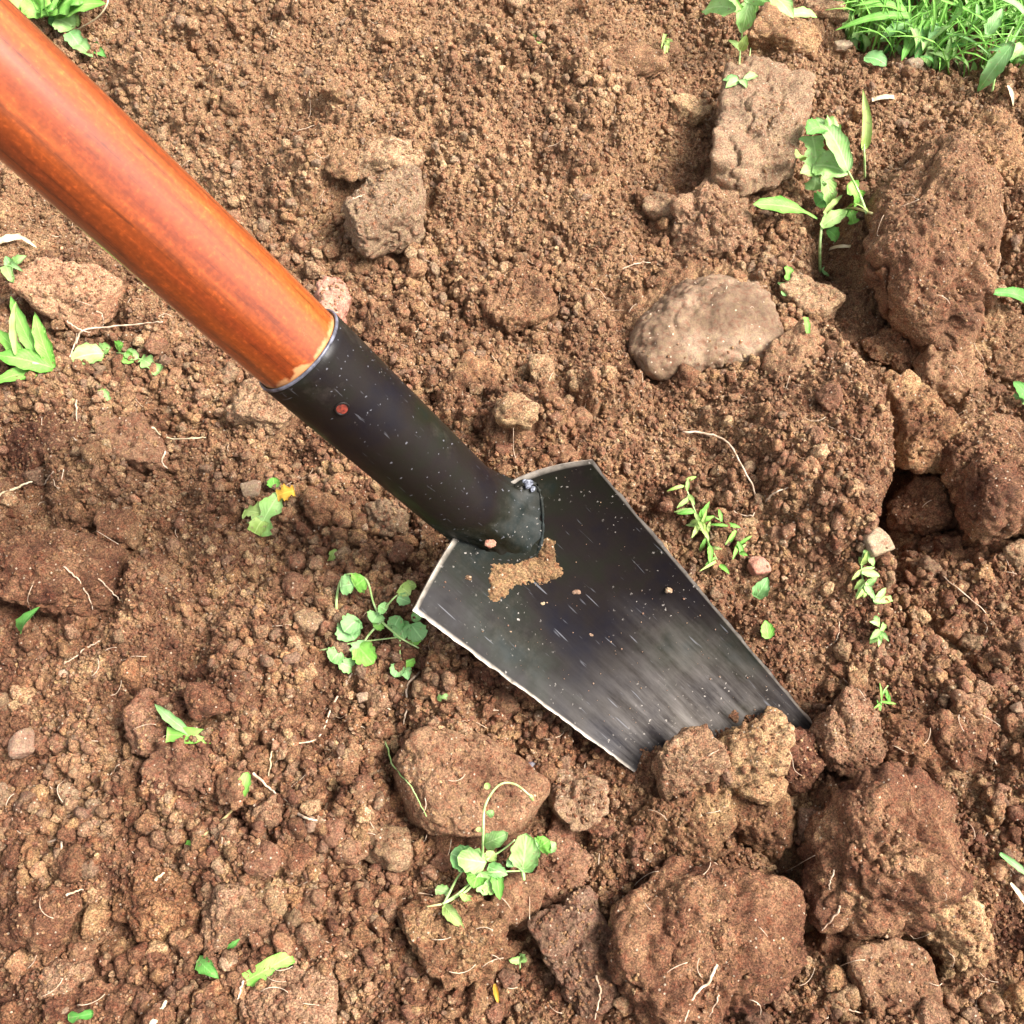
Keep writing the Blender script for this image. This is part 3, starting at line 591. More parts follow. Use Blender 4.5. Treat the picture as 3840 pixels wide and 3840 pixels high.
def steel_mat(name, blade):
    m, nt, b = newmat(name)
    tc = nd(nt, 'ShaderNodeTexCoord'); O = tc.outputs['Object']
    def noise(sc, det=4, vec=None, rough=0.6):
        n = nd(nt, 'ShaderNodeTexNoise'); n.inputs['Scale'].default_value = sc; n.inputs['Detail'].default_value = det; n.inputs['Roughness'].default_value = rough
        nt.links.new(vec or O, n.inputs[0]); return n.outputs['Fac']
    mp = nd(nt, 'ShaderNodeMapping'); nt.links.new(O, mp.inputs[0]); mp.inputs['Scale'].default_value = (1, 0.10, 1) if blade else (1, 1, 0.15)
    base = ramp(nt, noise(24, 4), [(0.32, (0.005, 0.004, 0.007)), (0.46, (0.010, 0.007, 0.006)), (0.56, (0.009, 0.009, 0.005)), (0.68, (0.005, 0.011, 0.011))])
    if blade:
        at2 = nd(nt, 'ShaderNodeAttribute'); at2.attribute_name = 'wear_sheen'  # worn streaks plus a sky sheen painted as pale colour
        streak = ramp(nt, noise(260, 5, mp.outputs[0], 0.7), [(0.35, 0.0), (0.75, 1.0)])
        wr = nd(nt, 'ShaderNodeMath', operation='MULTIPLY'); nt.links.new(at2.outputs['Fac'], wr.inputs[0]); nt.links.new(streak, wr.inputs[1])
        base = mixc(nt, wr.outputs[0], base, (0.30, 0.27, 0.25))
        dust = nd(nt, 'ShaderNodeMath', operation='MULTIPLY'); nt.links.new(at2.outputs['Fac'], dust.inputs[0]); nt.links.new(ramp(nt, noise(45, 5), [(0.4, 0.0), (0.7, 0.45)]), dust.inputs[1])
        base = mixc(nt, dust.outputs[0], base, (0.36, 0.31, 0.26))
        ed = nd(nt, 'ShaderNodeAttribute'); ed.attribute_name = 'edge'
        edn = nd(nt, 'ShaderNodeMath', operation='MULTIPLY'); nt.links.new(ed.outputs['Fac'], edn.inputs[0]); nt.links.new(ramp(nt, noise(220, 3), [(0.25, 0.3), (0.6, 1.0)]), edn.inputs[1])
        base = mixc(nt, edn.outputs[0], base, (0.66, 0.57, 0.47))
    if not blade:
        hx_ = nd(nt, 'ShaderNodeAttribute'); hx_.attribute_name = 'heat'; base = mixc(nt, hx_.outputs['Fac'], base, (0.010, 0.010, 0.028))
        hm = nd(nt, 'ShaderNodeMath', operation='MULTIPLY'); nt.links.new(hx_.outputs['Fac'], hm.inputs[0]); nt.links.new(ramp(nt, noise(500, 4, None, 0.7), [(0.60, 0.0), (0.70, 0.5)]), hm.inputs[1])
        base = mixc(nt, hm.outputs[0], base, (0.30, 0.32, 0.42))
    # flecks of dry soil and fine scratches
    vo = nd(nt, 'ShaderNodeTexVoronoi'); vo.inputs['Scale'].default_value = 620
    wv = nd(nt, 'ShaderNodeTexNoise'); wv.inputs['Scale'].default_value = 1500; nt.links.new(O, wv.inputs[0]); wa = nd(nt, 'ShaderNodeVectorMath', operation='MULTIPLY_ADD'); wa.inputs[1].default_value = (.0016,) * 3; nt.links.new(wv.outputs['Color'], wa.inputs[0]); nt.links.new(O, wa.inputs[2]); nt.links.new(wa.outputs[0], vo.inputs['Vector'])
    sc = nd(nt, 'ShaderNodeSeparateColor'); nt.links.new(vo.outputs['Color'], sc.inputs[0])
    th = nd(nt, 'ShaderNodeMapRange'); nt.links.new(sc.outputs[1], th.inputs[0]); th.inputs[1].default_value = 0.5; th.inputs[3].default_value = 0.02; th.inputs[4].default_value = 0.26
    lt = nd(nt, 'ShaderNodeMath', operation='LESS_THAN'); nt.links.new(vo.outputs['Distance'], lt.inputs[0]); nt.links.new(th.outputs[0], lt.inputs[1])
    msk = nd(nt, 'ShaderNodeMath', operation='MULTIPLY'); nt.links.new(lt.outputs[0], msk.inputs[0]); nt.links.new(ramp(nt, noise(35, 3), [(0.45, 0.0), (0.66, 0.8)] if blade else [(0.56, 0.0), (0.74, 0.6)]), msk.inputs[1])
    base = mixc(nt, msk.outputs[0], base, (0.50, 0.44, 0.38))
    scr = ramp(nt, noise(900, 2, mp.outputs[0], 0.5), [(0.70, 0.0), (0.76, 0.2)])
    base = mixc(nt, scr, base, (0.22, 0.22, 0.24))
    mp2 = nd(nt, 'ShaderNodeMapping'); nt.links.new(O, mp2.inputs[0]); mp2.inputs['Rotation'].default_value = (0, 0, 0.6); mp2.inputs['Scale'].default_value = (1, 0.05, 1)
    scr2 = ramp(nt, noise(800, 1, mp2.outputs[0], 0.5), [(0.73, 0.0), (0.76, 0.35)]); base = mixc(nt, scr2, base, (0.25, 0.25, 0.27))
    film = ramp(nt, noise(28, 6, None, 0.75), [(0.54, 0.0), (0.80, 0.12)]); base = mixc(nt, film, base, (0.30, 0.25, 0.20))
    nt.links.new(base, b.inputs['Base Color'])
    b.inputs['Metallic'].default_value = 0.0; b.inputs['Specular IOR Level'].default_value = 0.08 if blade else 0.16
    nt.links.new(ramp(nt, noise(60, 4), [(0.3, 0.30), (0.7, 0.55)]), b.inputs['Roughness'])
    bp = nd(nt, 'ShaderNodeBump'); bp.inputs['Distance'].default_value = 0.0003; bp.inputs['Strength'].default_value = 0.3
    nt.links.new(noise(300, 5, mp.outputs[0]), bp.inputs['Height']); nt.links.new(bp.outputs[0], b.inputs['Normal'])
    return m
M_wood = wood_mat(); M_blade = steel_mat('blackened_steel_blade', True); M_sock = steel_mat('blackened_steel_socket', False)
M_rim = plain('worn_rim_highlight', (0.03, 0.03, 0.04), (0.16, 0.16, 0.20), 0.4)
M_weld = steel_mat('blue_weld_steel', False); M_ash = plain('weld_ash', (0.02, 0.022, 0.035), (0.24, 0.25, 0.29), 0.7, 1400)
wm = M_weld.node_tree
M_hole = plain('red_wood_hole_shade', (0.05, 0.008, 0.005), (0.22, 0.03, 0.014), 0.5, 900)  # red wood, darkened to paint the shade inside the hole

RW = 372 * D_F / FPX / 2; RS = 392 * D_F / FPX / 2
root = bpy.data.objects.new('hand_spade', None); col.objects.link(root); root.location = tuple(Jc)
tag(root, 'hand spade with orange wooden handle and blackened steel blade stuck in the soil', 'hand spade')
def local(P): return np.asarray(P) - Jc
def frame(d):
    a = nrm(np.cross(d, [0, 0, 1])); return a, np.cross(a, d)
# blade: u runs up the blade, v across, w out of it
uc = (A3 + B3) / 2; mid_g = (Ag + Bg) / 2
Wt = np.linalg.norm(B3 - A3); 
NU, NV = 90, 61
def bladepoint(u, v, off=0.0):
    """u 0..1 from soil line to the shoulder line (negative = buried), v -1..1 from left edge to right edge"""
    if u >= 0: L_ = Ag + (A3 - Ag) * u; R_ = Bg + (B3 - Bg) * u
    else:
        tip = mid_g - nrm((A3 + B3) / 2 - mid_g) * 0.075; q = min(1, -u); w_ = math.sqrt(max(0, 1 - q * q))
        L_ = tip + (Ag - tip) * (1 - q); R_ = tip + (Bg - tip) * (1 - q)
        c_ = (L_ + R_) / 2; L_ = c_ + (L_ - c_) * (w_ + 0.02) / max(0.02, 1 - q) * (1 - q * 0.0) if q < 1 else L_; R_ = 2 * c_ - L_ if q < 1 else R_
    p = L_ * (1 - v) / 2 + R_ * (1 + v) / 2
    curl = 0.0095 * (0.35 + 0.65 * max(0, min(1, u + 0.15)))
    if u > 0.8: curl *= 1 - 0.0 * (u - 0.8)
    p = p - nB * curl * (1 - abs(v) ** 2.2)
    # shoulders: the top edge rises between the corners
    rise = 0.0130 * (1 - abs(v) ** 1.6)
    if u > 0.6: p = p + tU * rise * ((u - 0.6) / 0.4) ** 1
    return p + nB * off
us = np.concatenate([np.linspace(-0.98, 0, 26)[:-1], np.linspace(0, 1, NU - 25)]); vs_ = np.linspace(-1, 1, NV); Th = 0.0016
Vt = np.array([[bladepoint(u, v, 0) for v in vs_] for u in us]); Vb = Vt - nB * Th
rr = np.random.default_rng(3)
for (i_, j_) in ((slice(None), 0), (slice(None), -1)):
    jit = (fbm2(us * 40 + j_ * 9, us * 0, 8, 3) * 0.00035)[:, None] * s0[None]; Vt[i_, j_] += jit; Vb[i_, j_] += jit
VV = np.concatenate([Vt.reshape(-1, 3), Vb.reshape(-1, 3)]); n1 = NU * NV
Fb = quickgrid(NU, NV); FF = [f[::-1] for f in Fb] ; FF = [tuple(f) for f in Fb] + [tuple(n1 + q for q in f[::-1]) for f in Fb]
def rim(a, b): FF.append((a, b, b + n1, a + n1))
for i in range(NU - 1): rim((i + 1) * NV, i * NV); rim(i * NV + NV - 1, (i + 1) * NV + NV - 1)
for j in range(NV - 1): rim(j, j + 1); rim((NU - 1) * NV + j + 1, (NU - 1) * NV + j)
# object space: x across, y up the blade, z out of it, so that the grinding marks follow the blade
yB = nrm((A3 + B3) / 2 - mid_g); yB = nrm(yB - nB * np.dot(yB, nB)); xB = np.cross(yB, nB)
Mb = np.stack([xB, yB, nB], 1)
lv = (VV - Jc) @ Mb
bl = mesh('blade', lv, FF, M_blade, root)
bl.rotation_mode = 'QUATERNION'; bl.rotation_quaternion = Matrix(Mb.tolist()).to_quaternion()
ew = bl.data.attributes.new('edge', 'FLOAT', 'POINT'); e_ = np.zeros((2, NU, NV), np.float32); e_[:, :, 0] = e_[:, :, -1] = 1; e_[:, -1, :] = 0.8
ew.data.foreach_set('value', e_.ravel())
ww = bl.data.attributes.new('wear_sheen', 'FLOAT', 'POINT')  # wear together with the painted sky reflection, strongest near the soil line
Ugr, Vgr = np.meshgrid(us, vs_, indexing='ij'); w0 = 0.72 * np.clip(1.0 - Ugr / 0.58 + 0.10 * fbm2(Ugr * 3, Vgr * 3, 15, 3), 0, 1) ** 1.3 * np.clip(1.1 - 0.75 * np.abs(Vgr + 0.05) ** 1.5, 0, 1)
ww.data.foreach_set('value', np.concatenate([w0.ravel(), w0.ravel()]).astype(np.float32))
bl.data.validate(); 
sm = [abs(Vector(p.normal).dot(Vector((0, 0, 1)))) > 0.3 for p in bl.data.polygons]; bl.data.polygons.foreach_set('use_smooth', sm)

# socket: round at the wood, flattening out as it is drawn down on to the blade
def curved(px, py, off=0.0):
    """point on the real, curved face of the blade along that line of sight"""
    p = onblade(px, py)
    for _ in range(12):
        g = np.dot(p - Ag, tU); u = g / np.dot(A3 - Ag, tU); L_ = Ag + (A3 - Ag) * u; R_ = Bg + (B3 - Bg) * u
        v = np.clip(2 * np.dot(p - L_, nrm(R_ - L_)) / np.linalg.norm(R_ - L_) - 1, -1, 1)
        curl = 0.0095 * (0.35 + 0.65 * max(0, min(1, u + 0.15))); p = onblade(px, py, -curl * (1 - abs(v) ** 2.2) + off)
    return p
def topx(P): d = np.asarray(P) - CAM; w_ = d @ FW; return np.array([1920 + FPX * (d @ RT) / w_, 1920 - FPX * (d @ UP) / w_])
Js = Fc + (Jt - Fc) * 0.87
path = np.array([Fc + (Js - Fc) * t for t in np.linspace(0, 1, 24)]); Tn = np.repeat((Js - Fc)[None], 24, 0)
def sockring(P, T, r1, r2, ns=64):
    t = nrm(T); sA = nrm(s0 - t * np.dot(s0, t)); nA = np.cross(t, sA); return [P + sA * r1 * math.cos(2 * PI * k / ns) + nA * r2 * math.sin(2 * PI * k / ns) for k in range(ns)]
rings = [sockring(path[i], Tn[i], RS * (1 - 0.10 * i / 23), RS * (1 - 0.10 * i / 23)) for i in range(24)]
OUT = [(1695, 2052), (1750, 2078), (1830, 2094), (1910, 2102), (1975, 2096), (2018, 2066), (2034, 2008), (2036, 1940), (2030, 1875), (2014, 1825), (1970, 1806), (1900, 1850), (1820, 1925), (1745, 2000)]
OC = np.array([1885.0, 1955.0])
oc = smoothline(np.array([list(p) + [0] for p in OUT + OUT[:1]], float), 400)[:-1, :2]; oa = np.arctan2(oc[:, 1] - OC[1], oc[:, 0] - OC[0])
r0 = rings[-1]; rp = np.array([topx(p) for p in r0]); rc = topx(Js); ra = np.arctan2((rp[:, 1] - rc[1]), (rp[:, 0] - rc[0]))
# stretch the seen ellipse of the ring to a circle so that the angles spread evenly
axp = nrm(topx(Jt) - topx(Fc)); pe = np.array([-axp[1], axp[0]]); lx = (rp - rc) @ axp; ly = (rp - rc) @ pe; ra = np.arctan2(ly / np.abs(ly).max(), lx / np.abs(lx).max())
ox = (oc - OC) @ axp; oy = (oc - OC) @ pe; oa = np.arctan2(oy / np.abs(oy).max(), ox / np.abs(ox).max())
ends = []
for k in range(64):
    q = np.argmin(np.abs(np.angle(np.exp(1j * (oa - ra[k]))))); jg = 1 + 0.035 * math.sin(k * 1.9) + 0.03 * math.sin(k * 0.83 + 1); cx_ = OC + (oc[q] - OC) * jg; ends.append(curved(cx_[0], cx_[1], -0.0004))
ends = np.array(ends); ec = ends.mean(0); r0 = np.array(r0); T0 = nrm(Js - Fc) * 0.019
for t in np.linspace(0, 1, 22)[1:]:
    h1 = 2 * t ** 3 - 3 * t ** 2 + 1; h2 = t ** 3 - 2 * t ** 2 + t; h3 = -2 * t ** 3 + 3 * t ** 2; h4 = t ** 3 - t ** 2
    out_ = ends - ec; out_ = out_ / np.linalg.norm(out_, axis=1)[:, None]; dn_ = -(out_ @ nrm((A3 + B3) / 2 - mid_g)); T1 = out_ * (0.006 + 0.016 * np.clip(dn_ + 0.25, 0, 1))[:, None] + nrm(Js - Fc) * 0.002
    R_ = h1 * r0 + h2 * T0 + h3 * ends + h4 * T1; oo = R_ - R_.mean(0); oo /= np.linalg.norm(oo, axis=1)[:, None]
    kk = np.arange(64) * 2 * PI / 64; R_ = R_ + oo * ((fbm3(R_ * 300, 77, 4) * 0.0008 + 0.0005 * np.sin(kk * 17 + 2 * np.sin(kk * 5))) * soft(t))[:, None]; rings.append(list(R_))
inner = [sockring(path[i] + 0 * ax, Tn[i], RS - 0.0013, RS - 0.0013) for i in (4, 0)]
e0 = sockring(path[0] + ax * 0.0004, Tn[0], RS - 0.0006, RS - 0.0006)
allr = inner[:1] + [inner[1]] + [e0] + rings
sv = np.array(allr).reshape(-1, 3)
sF = quickgrid(len(allr), 64, True); sF.append(tuple(range((len(allr) - 1) * 64, len(allr) * 64)))
# object space z along the socket
za = ax; xa = nrm(np.cross([0, 0, 1], za)); ya = np.cross(za, xa); Ms = np.stack([xa, ya, za], 1)
def axobj(name, Vw, Fc_, mat, Mx, parent=root, org=None):
    org = Jc if org is None else org
    o = mesh(name, (np.asarray(Vw) - org) @ Mx, Fc_, mat, parent); o.rotation_mode = 'QUATERNION'; o.rotation_quaternion = Matrix(Mx.tolist()).to_quaternion(); o.location = tuple(org - Jc); return o
sock = axobj('socket', sv, sF, M_sock, Ms)
ha_ = sock.data.attributes.new('heat', 'FLOAT', 'POINT'); hv = np.zeros((len(allr), 64), np.float32); hv[-18:] = np.linspace(0, 1, 18)[:, None]; ha_.data.foreach_set('value', hv.ravel())
# worn rim ring around the socket mouth, bluish highlight painted into its colour
Vr = []
for k in range(96):
    q = 2 * PI * k / 96
    for t in range(8):
        w_ = 2 * PI * t / 8; t_ = nrm(Tn[0]); sA = nrm(s0 - t_ * np.dot(s0, t_)); nA = np.cross(t_, sA); rd = sA * math.cos(q) + nA * math.sin(q)
        Vr.append(path[0] + rd * (RS - 0.0003 + 0.00045 * math.cos(w_)) - t_ * (0.0006 * math.sin(w_)))
Fr = []
for k in range(96):
    for t in range(8): Fr.append((k * 8 + t, k * 8 + (t + 1) % 8, ((k + 1) % 96) * 8 + (t + 1) % 8, ((k + 1) % 96) * 8 + t))
axobj('socket_rim', Vr, Fr, M_rim, Ms)
# weld bead where the socket runs out on the blade
wp = [curved(px, py, -0.0003) for (px, py) in OUT[:12]]
wl_ = smoothline(wp, 160); wrad = 0.0007 + 0.0006 * fbm2(np.arange(160) * 0.16, np.arange(160) * 0.0, 5, 2)
Vw, Fw = tubegeo(wl_, wrad, 8); axobj('weld_bead', Vw, Fw, M_weld, Ms)
# pale ash of the weld at the shoulder
for (px, py, r) in ((1985, 1812, .0017), (2000, 1832, .0011), (1968, 1805, .0010)):
    V_, F_ = clodgeo(int(px), (r, r, r * .45), 3, gran=0, rough=1.6); q_ = curved(px, py, 0.0004) - Jc
    axobj('weld_spatter', (V_ @ np.stack([s0, tU, nB], 1).T) + q_ + Jc, F_, M_ash, Ms)
# nail hole on the socket: rim and red disc, recess shade painted dark
hd = dep(1283, 1533, D_F * 1.02); 
tt = np.dot(hd - path[0], -ax); pc = path[0] - ax * np.dot(path[0] - hd, ax)
def oncyl(px, py, R_):
    d = nrm(ray(px, py)); w0_ = CAM - path[0]; a_ = d - ax * np.dot(d, ax); b_ = w0_ - ax * np.dot(w0_, ax)
    A_ = a_ @ a_; B_ = 2 * a_ @ b_; C__ = b_ @ b_ - R_ * R_; s_ = (-B_ - math.sqrt(max(0, B_ * B_ - 4 * A_ * C__))) / (2 * A_); return CAM + d * s_
hc = oncyl(1283, 1533, RS); hn = nrm((hc - path[0]) - ax * np.dot(hc - path[0], ax)); ht = np.cross(hn, ax)
Vh = []; Fh = []
for (r_, o_) in ((0.00235, -0.0002), (0.0023, 0.00035), (0.0019, 0.00040), (0.0017, -0.00002)):
    for k in range(28): a_ = 2 * PI * k / 28; Vh.append(hc + hn * (o_ - 0.000 * 1) + (ax * math.cos(a_) + ht * math.sin(a_)) * r_ - hn * (r_ * math.sin(a_)) ** 2 / (2 * RS))
Fh = quickgrid(4, 28, True); axobj('nail_hole_rim', Vh, Fh, M_sock, Ms)
Vh = [hc + hn * 0.00012]
for k in range(28): a_ = 2 * PI * k / 28; Vh.append(hc + hn * 0.00012 + (ax * math.cos(a_) + ht * math.sin(a_)) * 0.0018 - hn * (0.0018 * math.sin(a_)) ** 2 / (2 * RS))
axobj('nail_hole', Vh, [(0, 1 + k, 1 + (k + 1) % 28) for k in range(28)], M_hole, Ms)
# wooden handle
Lh = 0.36; nr = 90; Vh = []
Ra, Rb = frame(ax)
for i in range(nr):
    t = i / (nr - 1); p = Fc - ax * 0.02 + ax * (Lh + 0.02) * t; r = RW * (0.955 + 0.045 * min(1, t * 9)) * (1 + 0.02 * math.sin(t * 5))
    if t > 0.95: r *= math.sqrt(max(0.0004, 1 - ((t - 0.95) / 0.05) ** 2))
    for k in range(72): q = 2 * PI * k / 72; Vh.append(p + r * (Ra * math.cos(q) + Rb * math.sin(q)))
Fh = quickgrid(nr, 72, True); Mh = np.stack([Ra, np.cross(ax, Ra), ax], 1)
hnd = axobj('handle', Vh, Fh, M_wood, Mh)

# soil sticking to the blade
poly = np.array([(1835, 2105), (1828, 2190), (1818, 2245), (1850, 2272), (1892, 2250), (1925, 2210), (1965, 2195), (2040, 2205), (2085, 2180), (2118, 2150), (2095, 2110), (2075, 2070), (2080, 2035), (2050, 2020), (2030, 2040), (2015, 2085), (1960, 2105), (1900, 2112)], float)
def inside(x, y, pl):
    c = False; n_ = len(pl); j = n_ - 1
    for i in range(n_):
        if ((pl[i][1] > y) != (pl[j][1] > y)) and (x < (pl[j][0] - pl[i][0]) * (y - pl[i][1]) / (pl[j][1] - pl[i][1] + 1e-9) + pl[i][0]): c = not c
        j = i
    return c
def edged(x, y, pl):
    d = 1e9
    for i in range(len(pl)):
        a, b = pl[i - 1], pl[i]; ab = b - a; t = max(0, min(1, ((x - a[0]) * ab[0] + (y - a[1]) * ab[1]) / (ab @ ab))); d = min(d, math.hypot(x - a[0] - t * ab[0], y - a[1] - t * ab[1]))
    return d if inside(x, y, pl) else -d
xs_ = np.arange(1800, 2145, 4.0); ys_ = np.arange(2000, 2285, 4.0); Vs = []; ok = np.zeros((len(xs_), len(ys_)), bool)
nz = fbm2(*np.meshgrid(xs_ / 42, ys_ / 42, indexing='ij'), 12, 2); nf = fbm2(*np.meshgrid(xs_ / 8, ys_ / 8, indexing='ij'), 14, 2)
for i, x_ in enumerate(xs_):
    for j, y_ in enumerate(ys_):
        e_ = edged(x_, y_, poly) + nz[i, j] * 7 + nf[i, j] * 3 + 4; ok[i, j] = e_ > -5
        Vs.append(curved(x_, y_, -0.0004 + 0.0026 * math.sqrt(min(1, max(0, e_) / 40)) * (0.85 + 0.2 * nz[i, j]) + 0.00035 * nf[i, j]))
Fs = [(i * len(ys_) + j, i * len(ys_) + j + 1, (i + 1) * len(ys_) + j + 1, (i + 1) * len(ys_) + j) for i in range(len(xs_) - 1) for j in range(len(ys_) - 1) if ok[i, j] and ok[i + 1, j] and ok[i, j + 1] and ok[i + 1, j + 1]]
used = sorted({q for f in Fs for q in f}); mp_ = {q: k for k, q in enumerate(used)}
sm_ = mesh('soil_smear', np.array(Vs)[used], [tuple(mp_[q] for q in f) for f in Fs], M_smear, origin=curved(1970, 2150)); tag(sm_, 'tan patch of soil stuck on the blade just below the socket', 'soil patch')
for (px, py, r, lab, mt) in [(1838, 2040, .0019, 'pinkish crumb resting on the socket end', M_rose), (1752, 2166, .0018, 'tan crumb on the left part of the blade', M_tan), (2162, 2218, .0016, 'white crumb right of the soil patch on the blade', M_pale),
                             (2508, 2214, .0013, 'white crumb near the right edge of the blade', M_pale), (2042, 2262, .0015, 'grey crumb below the soil patch on the blade', M_pale), (1912, 2365, .0010, 'tiny pale crumb on the lower left of the blade', M_pale), (2215, 2380, .0010, 'tiny pale crumb in the middle of the blade', M_pale)]:
    V_, F_ = clodgeo(int(px), (r, r * .8, r * .7), 3, gran=0, rough=1.3)
    o = mesh('soil_crumb', V_, F_, mt); q_ = curved(px, py, r * .3)
    if lab.startswith('pinkish'): q_ = oncyl(px, py, RS * 0.93)
    o.location = tuple(q_); tag(o, lab, 'crumb')
fl = []; ff = []; k0 = 0
r3 = np.random.default_rng(9); V8, F8 = ico(1)
for k in range(150):
    u, v = r3.uniform(0.02, 0.98), r3.uniform(-0.96, 0.96); p = bladepoint(u, v, 0.0001); s_ = 0.00012 + 0.00030 * r3.random() ** 3
    fl.append(V8 * s_ * r3.uniform(.6, 1.3, 3) + p); ff += [tuple(q + k0 for q in f) for f in F8]; k0 += len(V8)
o = mesh('soil_dust', np.concatenate(fl), ff, M_pale); tag(o, 'pale specks of dry soil sprinkled on the blade', kind='stuff')

# ------------------------------------------------------------------ plants
def P3(p, arr=None):
    """(px, py, height above the soil in mm) -> point"""
    px, py = p[0], p[1]; h_ = (p[2] if len(p) > 2 else 0.5) * 0.001
    if h_ < 0.004: return hit(px, py, h_)
    b = hit(px, py, 0); return at(px, py, b[2] * 0.8 + h_)
def leafgeo(base, tip, width, arch=0.12, fold=0.25, shape='lance', nrmdir=None, twist=0.0, wave=0.0, seed=0, n=13, mw=5, cut=None):
    base, tip = np.asarray(base), np.asarray(tip); d = tip - base; L = np.linalg.norm(d); t = d / L
    upv = np.array([0, -0.25, 1.0]) if nrmdir is None else np.asarray(nrmdir, float)
    side = nrm(np.cross(t, upv)); nn = np.cross(side, t); V_, UV = [], []; rs = np.random.default_rng(abs(int(seed))); ph = rs.uniform(0, 6.28)
    for i in range(n):
        s = i / (n - 1)
        if shape == 'lance': w_ = math.sin(PI * min(1, (s * 0.93 + 0.07)) ** 0.85) ** 0.8
        elif shape == 'oval': w_ = math.sqrt(max(0, 1 - (2 * s - 1) ** 2)) * (1 - 0.12 * (s - .5)) + 0.03
        elif shape == 'blade': w_ = min(1, 5 * s + 0.5) * (1 - s ** 3) + 0.02
        elif shape == 'strip': w_ = 1 - 0.08 * math.sin(s * 9)
        elif shape == 'spoon': w_ = (0.12 + 0.88 * soft(min(1, max(0, (s - 0.15) / 0.5)))) * math.sqrt(max(0.0, 1 - max(0, (s - 0.6) / 0.4) ** 2.2)) + 0.02
        elif shape == 'ragged': w_ = (0.72 + 0.22 * math.sin(s * 11 + ph) + rs.uniform(-.16, .16)) * (1 if 0.04 < s < 0.97 else 0.7)
        w_ *= 1 + 0.10 * math.sin(s * 23 + ph) * (shape in ('lance', 'oval', 'spoon')) + rs.uniform(-.05, .05)
        tw = twist * s; sd = side * math.cos(tw) + nn * math.sin(tw); n2 = nn * math.cos(tw) - side * math.sin(tw)
        c = base + d * s + nn * arch * L * math.sin(PI * s)
        for j in range(mw):
            q = 2 * j / (mw - 1) - 1
            V_.append(c + sd * q * w_ * width / 2 + n2 * (abs(q) * fold * width * w_ / 2 + (wave + 0.035) * width * math.sin(s * 14 + ph + q * 1.5) * abs(q)))
            UV.append((0.5 + q / 2, s * L / width * 0.3))
    V_ = np.array(V_); 
    # thin but real thickness
    g = quickgrid(n, mw); th = 0.00012; N_ = len(V_); bot = V_ - nn * th
    F_ = [f for f in g] + [tuple(N_ + q for q in f[::-1]) for f in g]
    for i in range(n - 1): F_.append(((i + 1) * mw, i * mw, i * mw + N_, (i + 1) * mw + N_)); F_.append((i * mw + mw - 1, (i + 1) * mw + mw - 1, (i + 1) * mw + mw - 1 + N_, i * mw + mw - 1 + N_))
    for j in range(mw - 1): F_.append((j, j + 1, j + 1 + N_, j + N_)); F_.append(((n - 1) * mw + j + 1, (n - 1) * mw + j, (n - 1) * mw + j + N_, (n - 1) * mw + j + 1 + N_))
    return np.concatenate([V_, bot]), F_, UV + UV
def plant(name, label, cat, leaves, stems, group=None, mat=L_bright, stemmat=M_stem):
    """leaves: (base, tip, width px, shape, options); stems: (points, radius mm)"""
    ref = P3(leaves[0][0] if leaves else stems[0][0][0]); r_ = bpy.data.objects.new(name, None); col.objects.link(r_)
    r_.location = tuple(ref); tag(r_, label, cat, group)
    for k, lf in enumerate(leaves):
        b, t, w, shp = lf[:4]; op = dict(lf[4]) if len(lf) > 4 else {}; m_ = op.pop('mat', mat); nm = op.pop('name', 'leaf')
        b3, t3 = P3(b), P3(t); w3 = w * (0.72 if name == 'left_edge_weed' else 1.22 if name in ('curled_leaf_weed', 'broad_leaved_weed', 'tall_broad_weed', 'left_edge_weed', 'round_leaved_seedling', 'creeping_round_leaf_weed') else 1.08) * mpp(*b[:2]) * (np.linalg.norm(b3 - CAM) / np.linalg.norm(at(*b[:2]) - CAM))
        V_, F_, UV = leafgeo(b3, t3, w3, shape=shp, seed=k + int(b[0]), **op)
        mesh(nm, V_ - ref, F_, m_, r_, uv=UV)
    for st in stems:
        pts, rad = st[:2]; L_ = smoothline([P3(p) for p in pts], max(8, 5 * len(pts))); V_, F_ = tubegeo(L_ - ref, np.linspace(rad, rad * 0.6, len(L_)) * 0.001, 6)
        mesh(st[3] if len(st) > 3 else 'stem', V_, F_, st[2] if len(st) > 2 else stemmat, r_)
    return r_
def scrap(name, label, cat, base, tip, w, shape, mat=L_bright, **op):
    b3, t3 = P3(base), P3(tip); V_, F_, UV = leafgeo(b3, t3, w * mpp(*base[:2]), shape=shape, seed=int(base[0]), **op)
    o = mesh(name, V_, F_, mat, uv=UV, origin=b3); tag(o, label, cat); return o
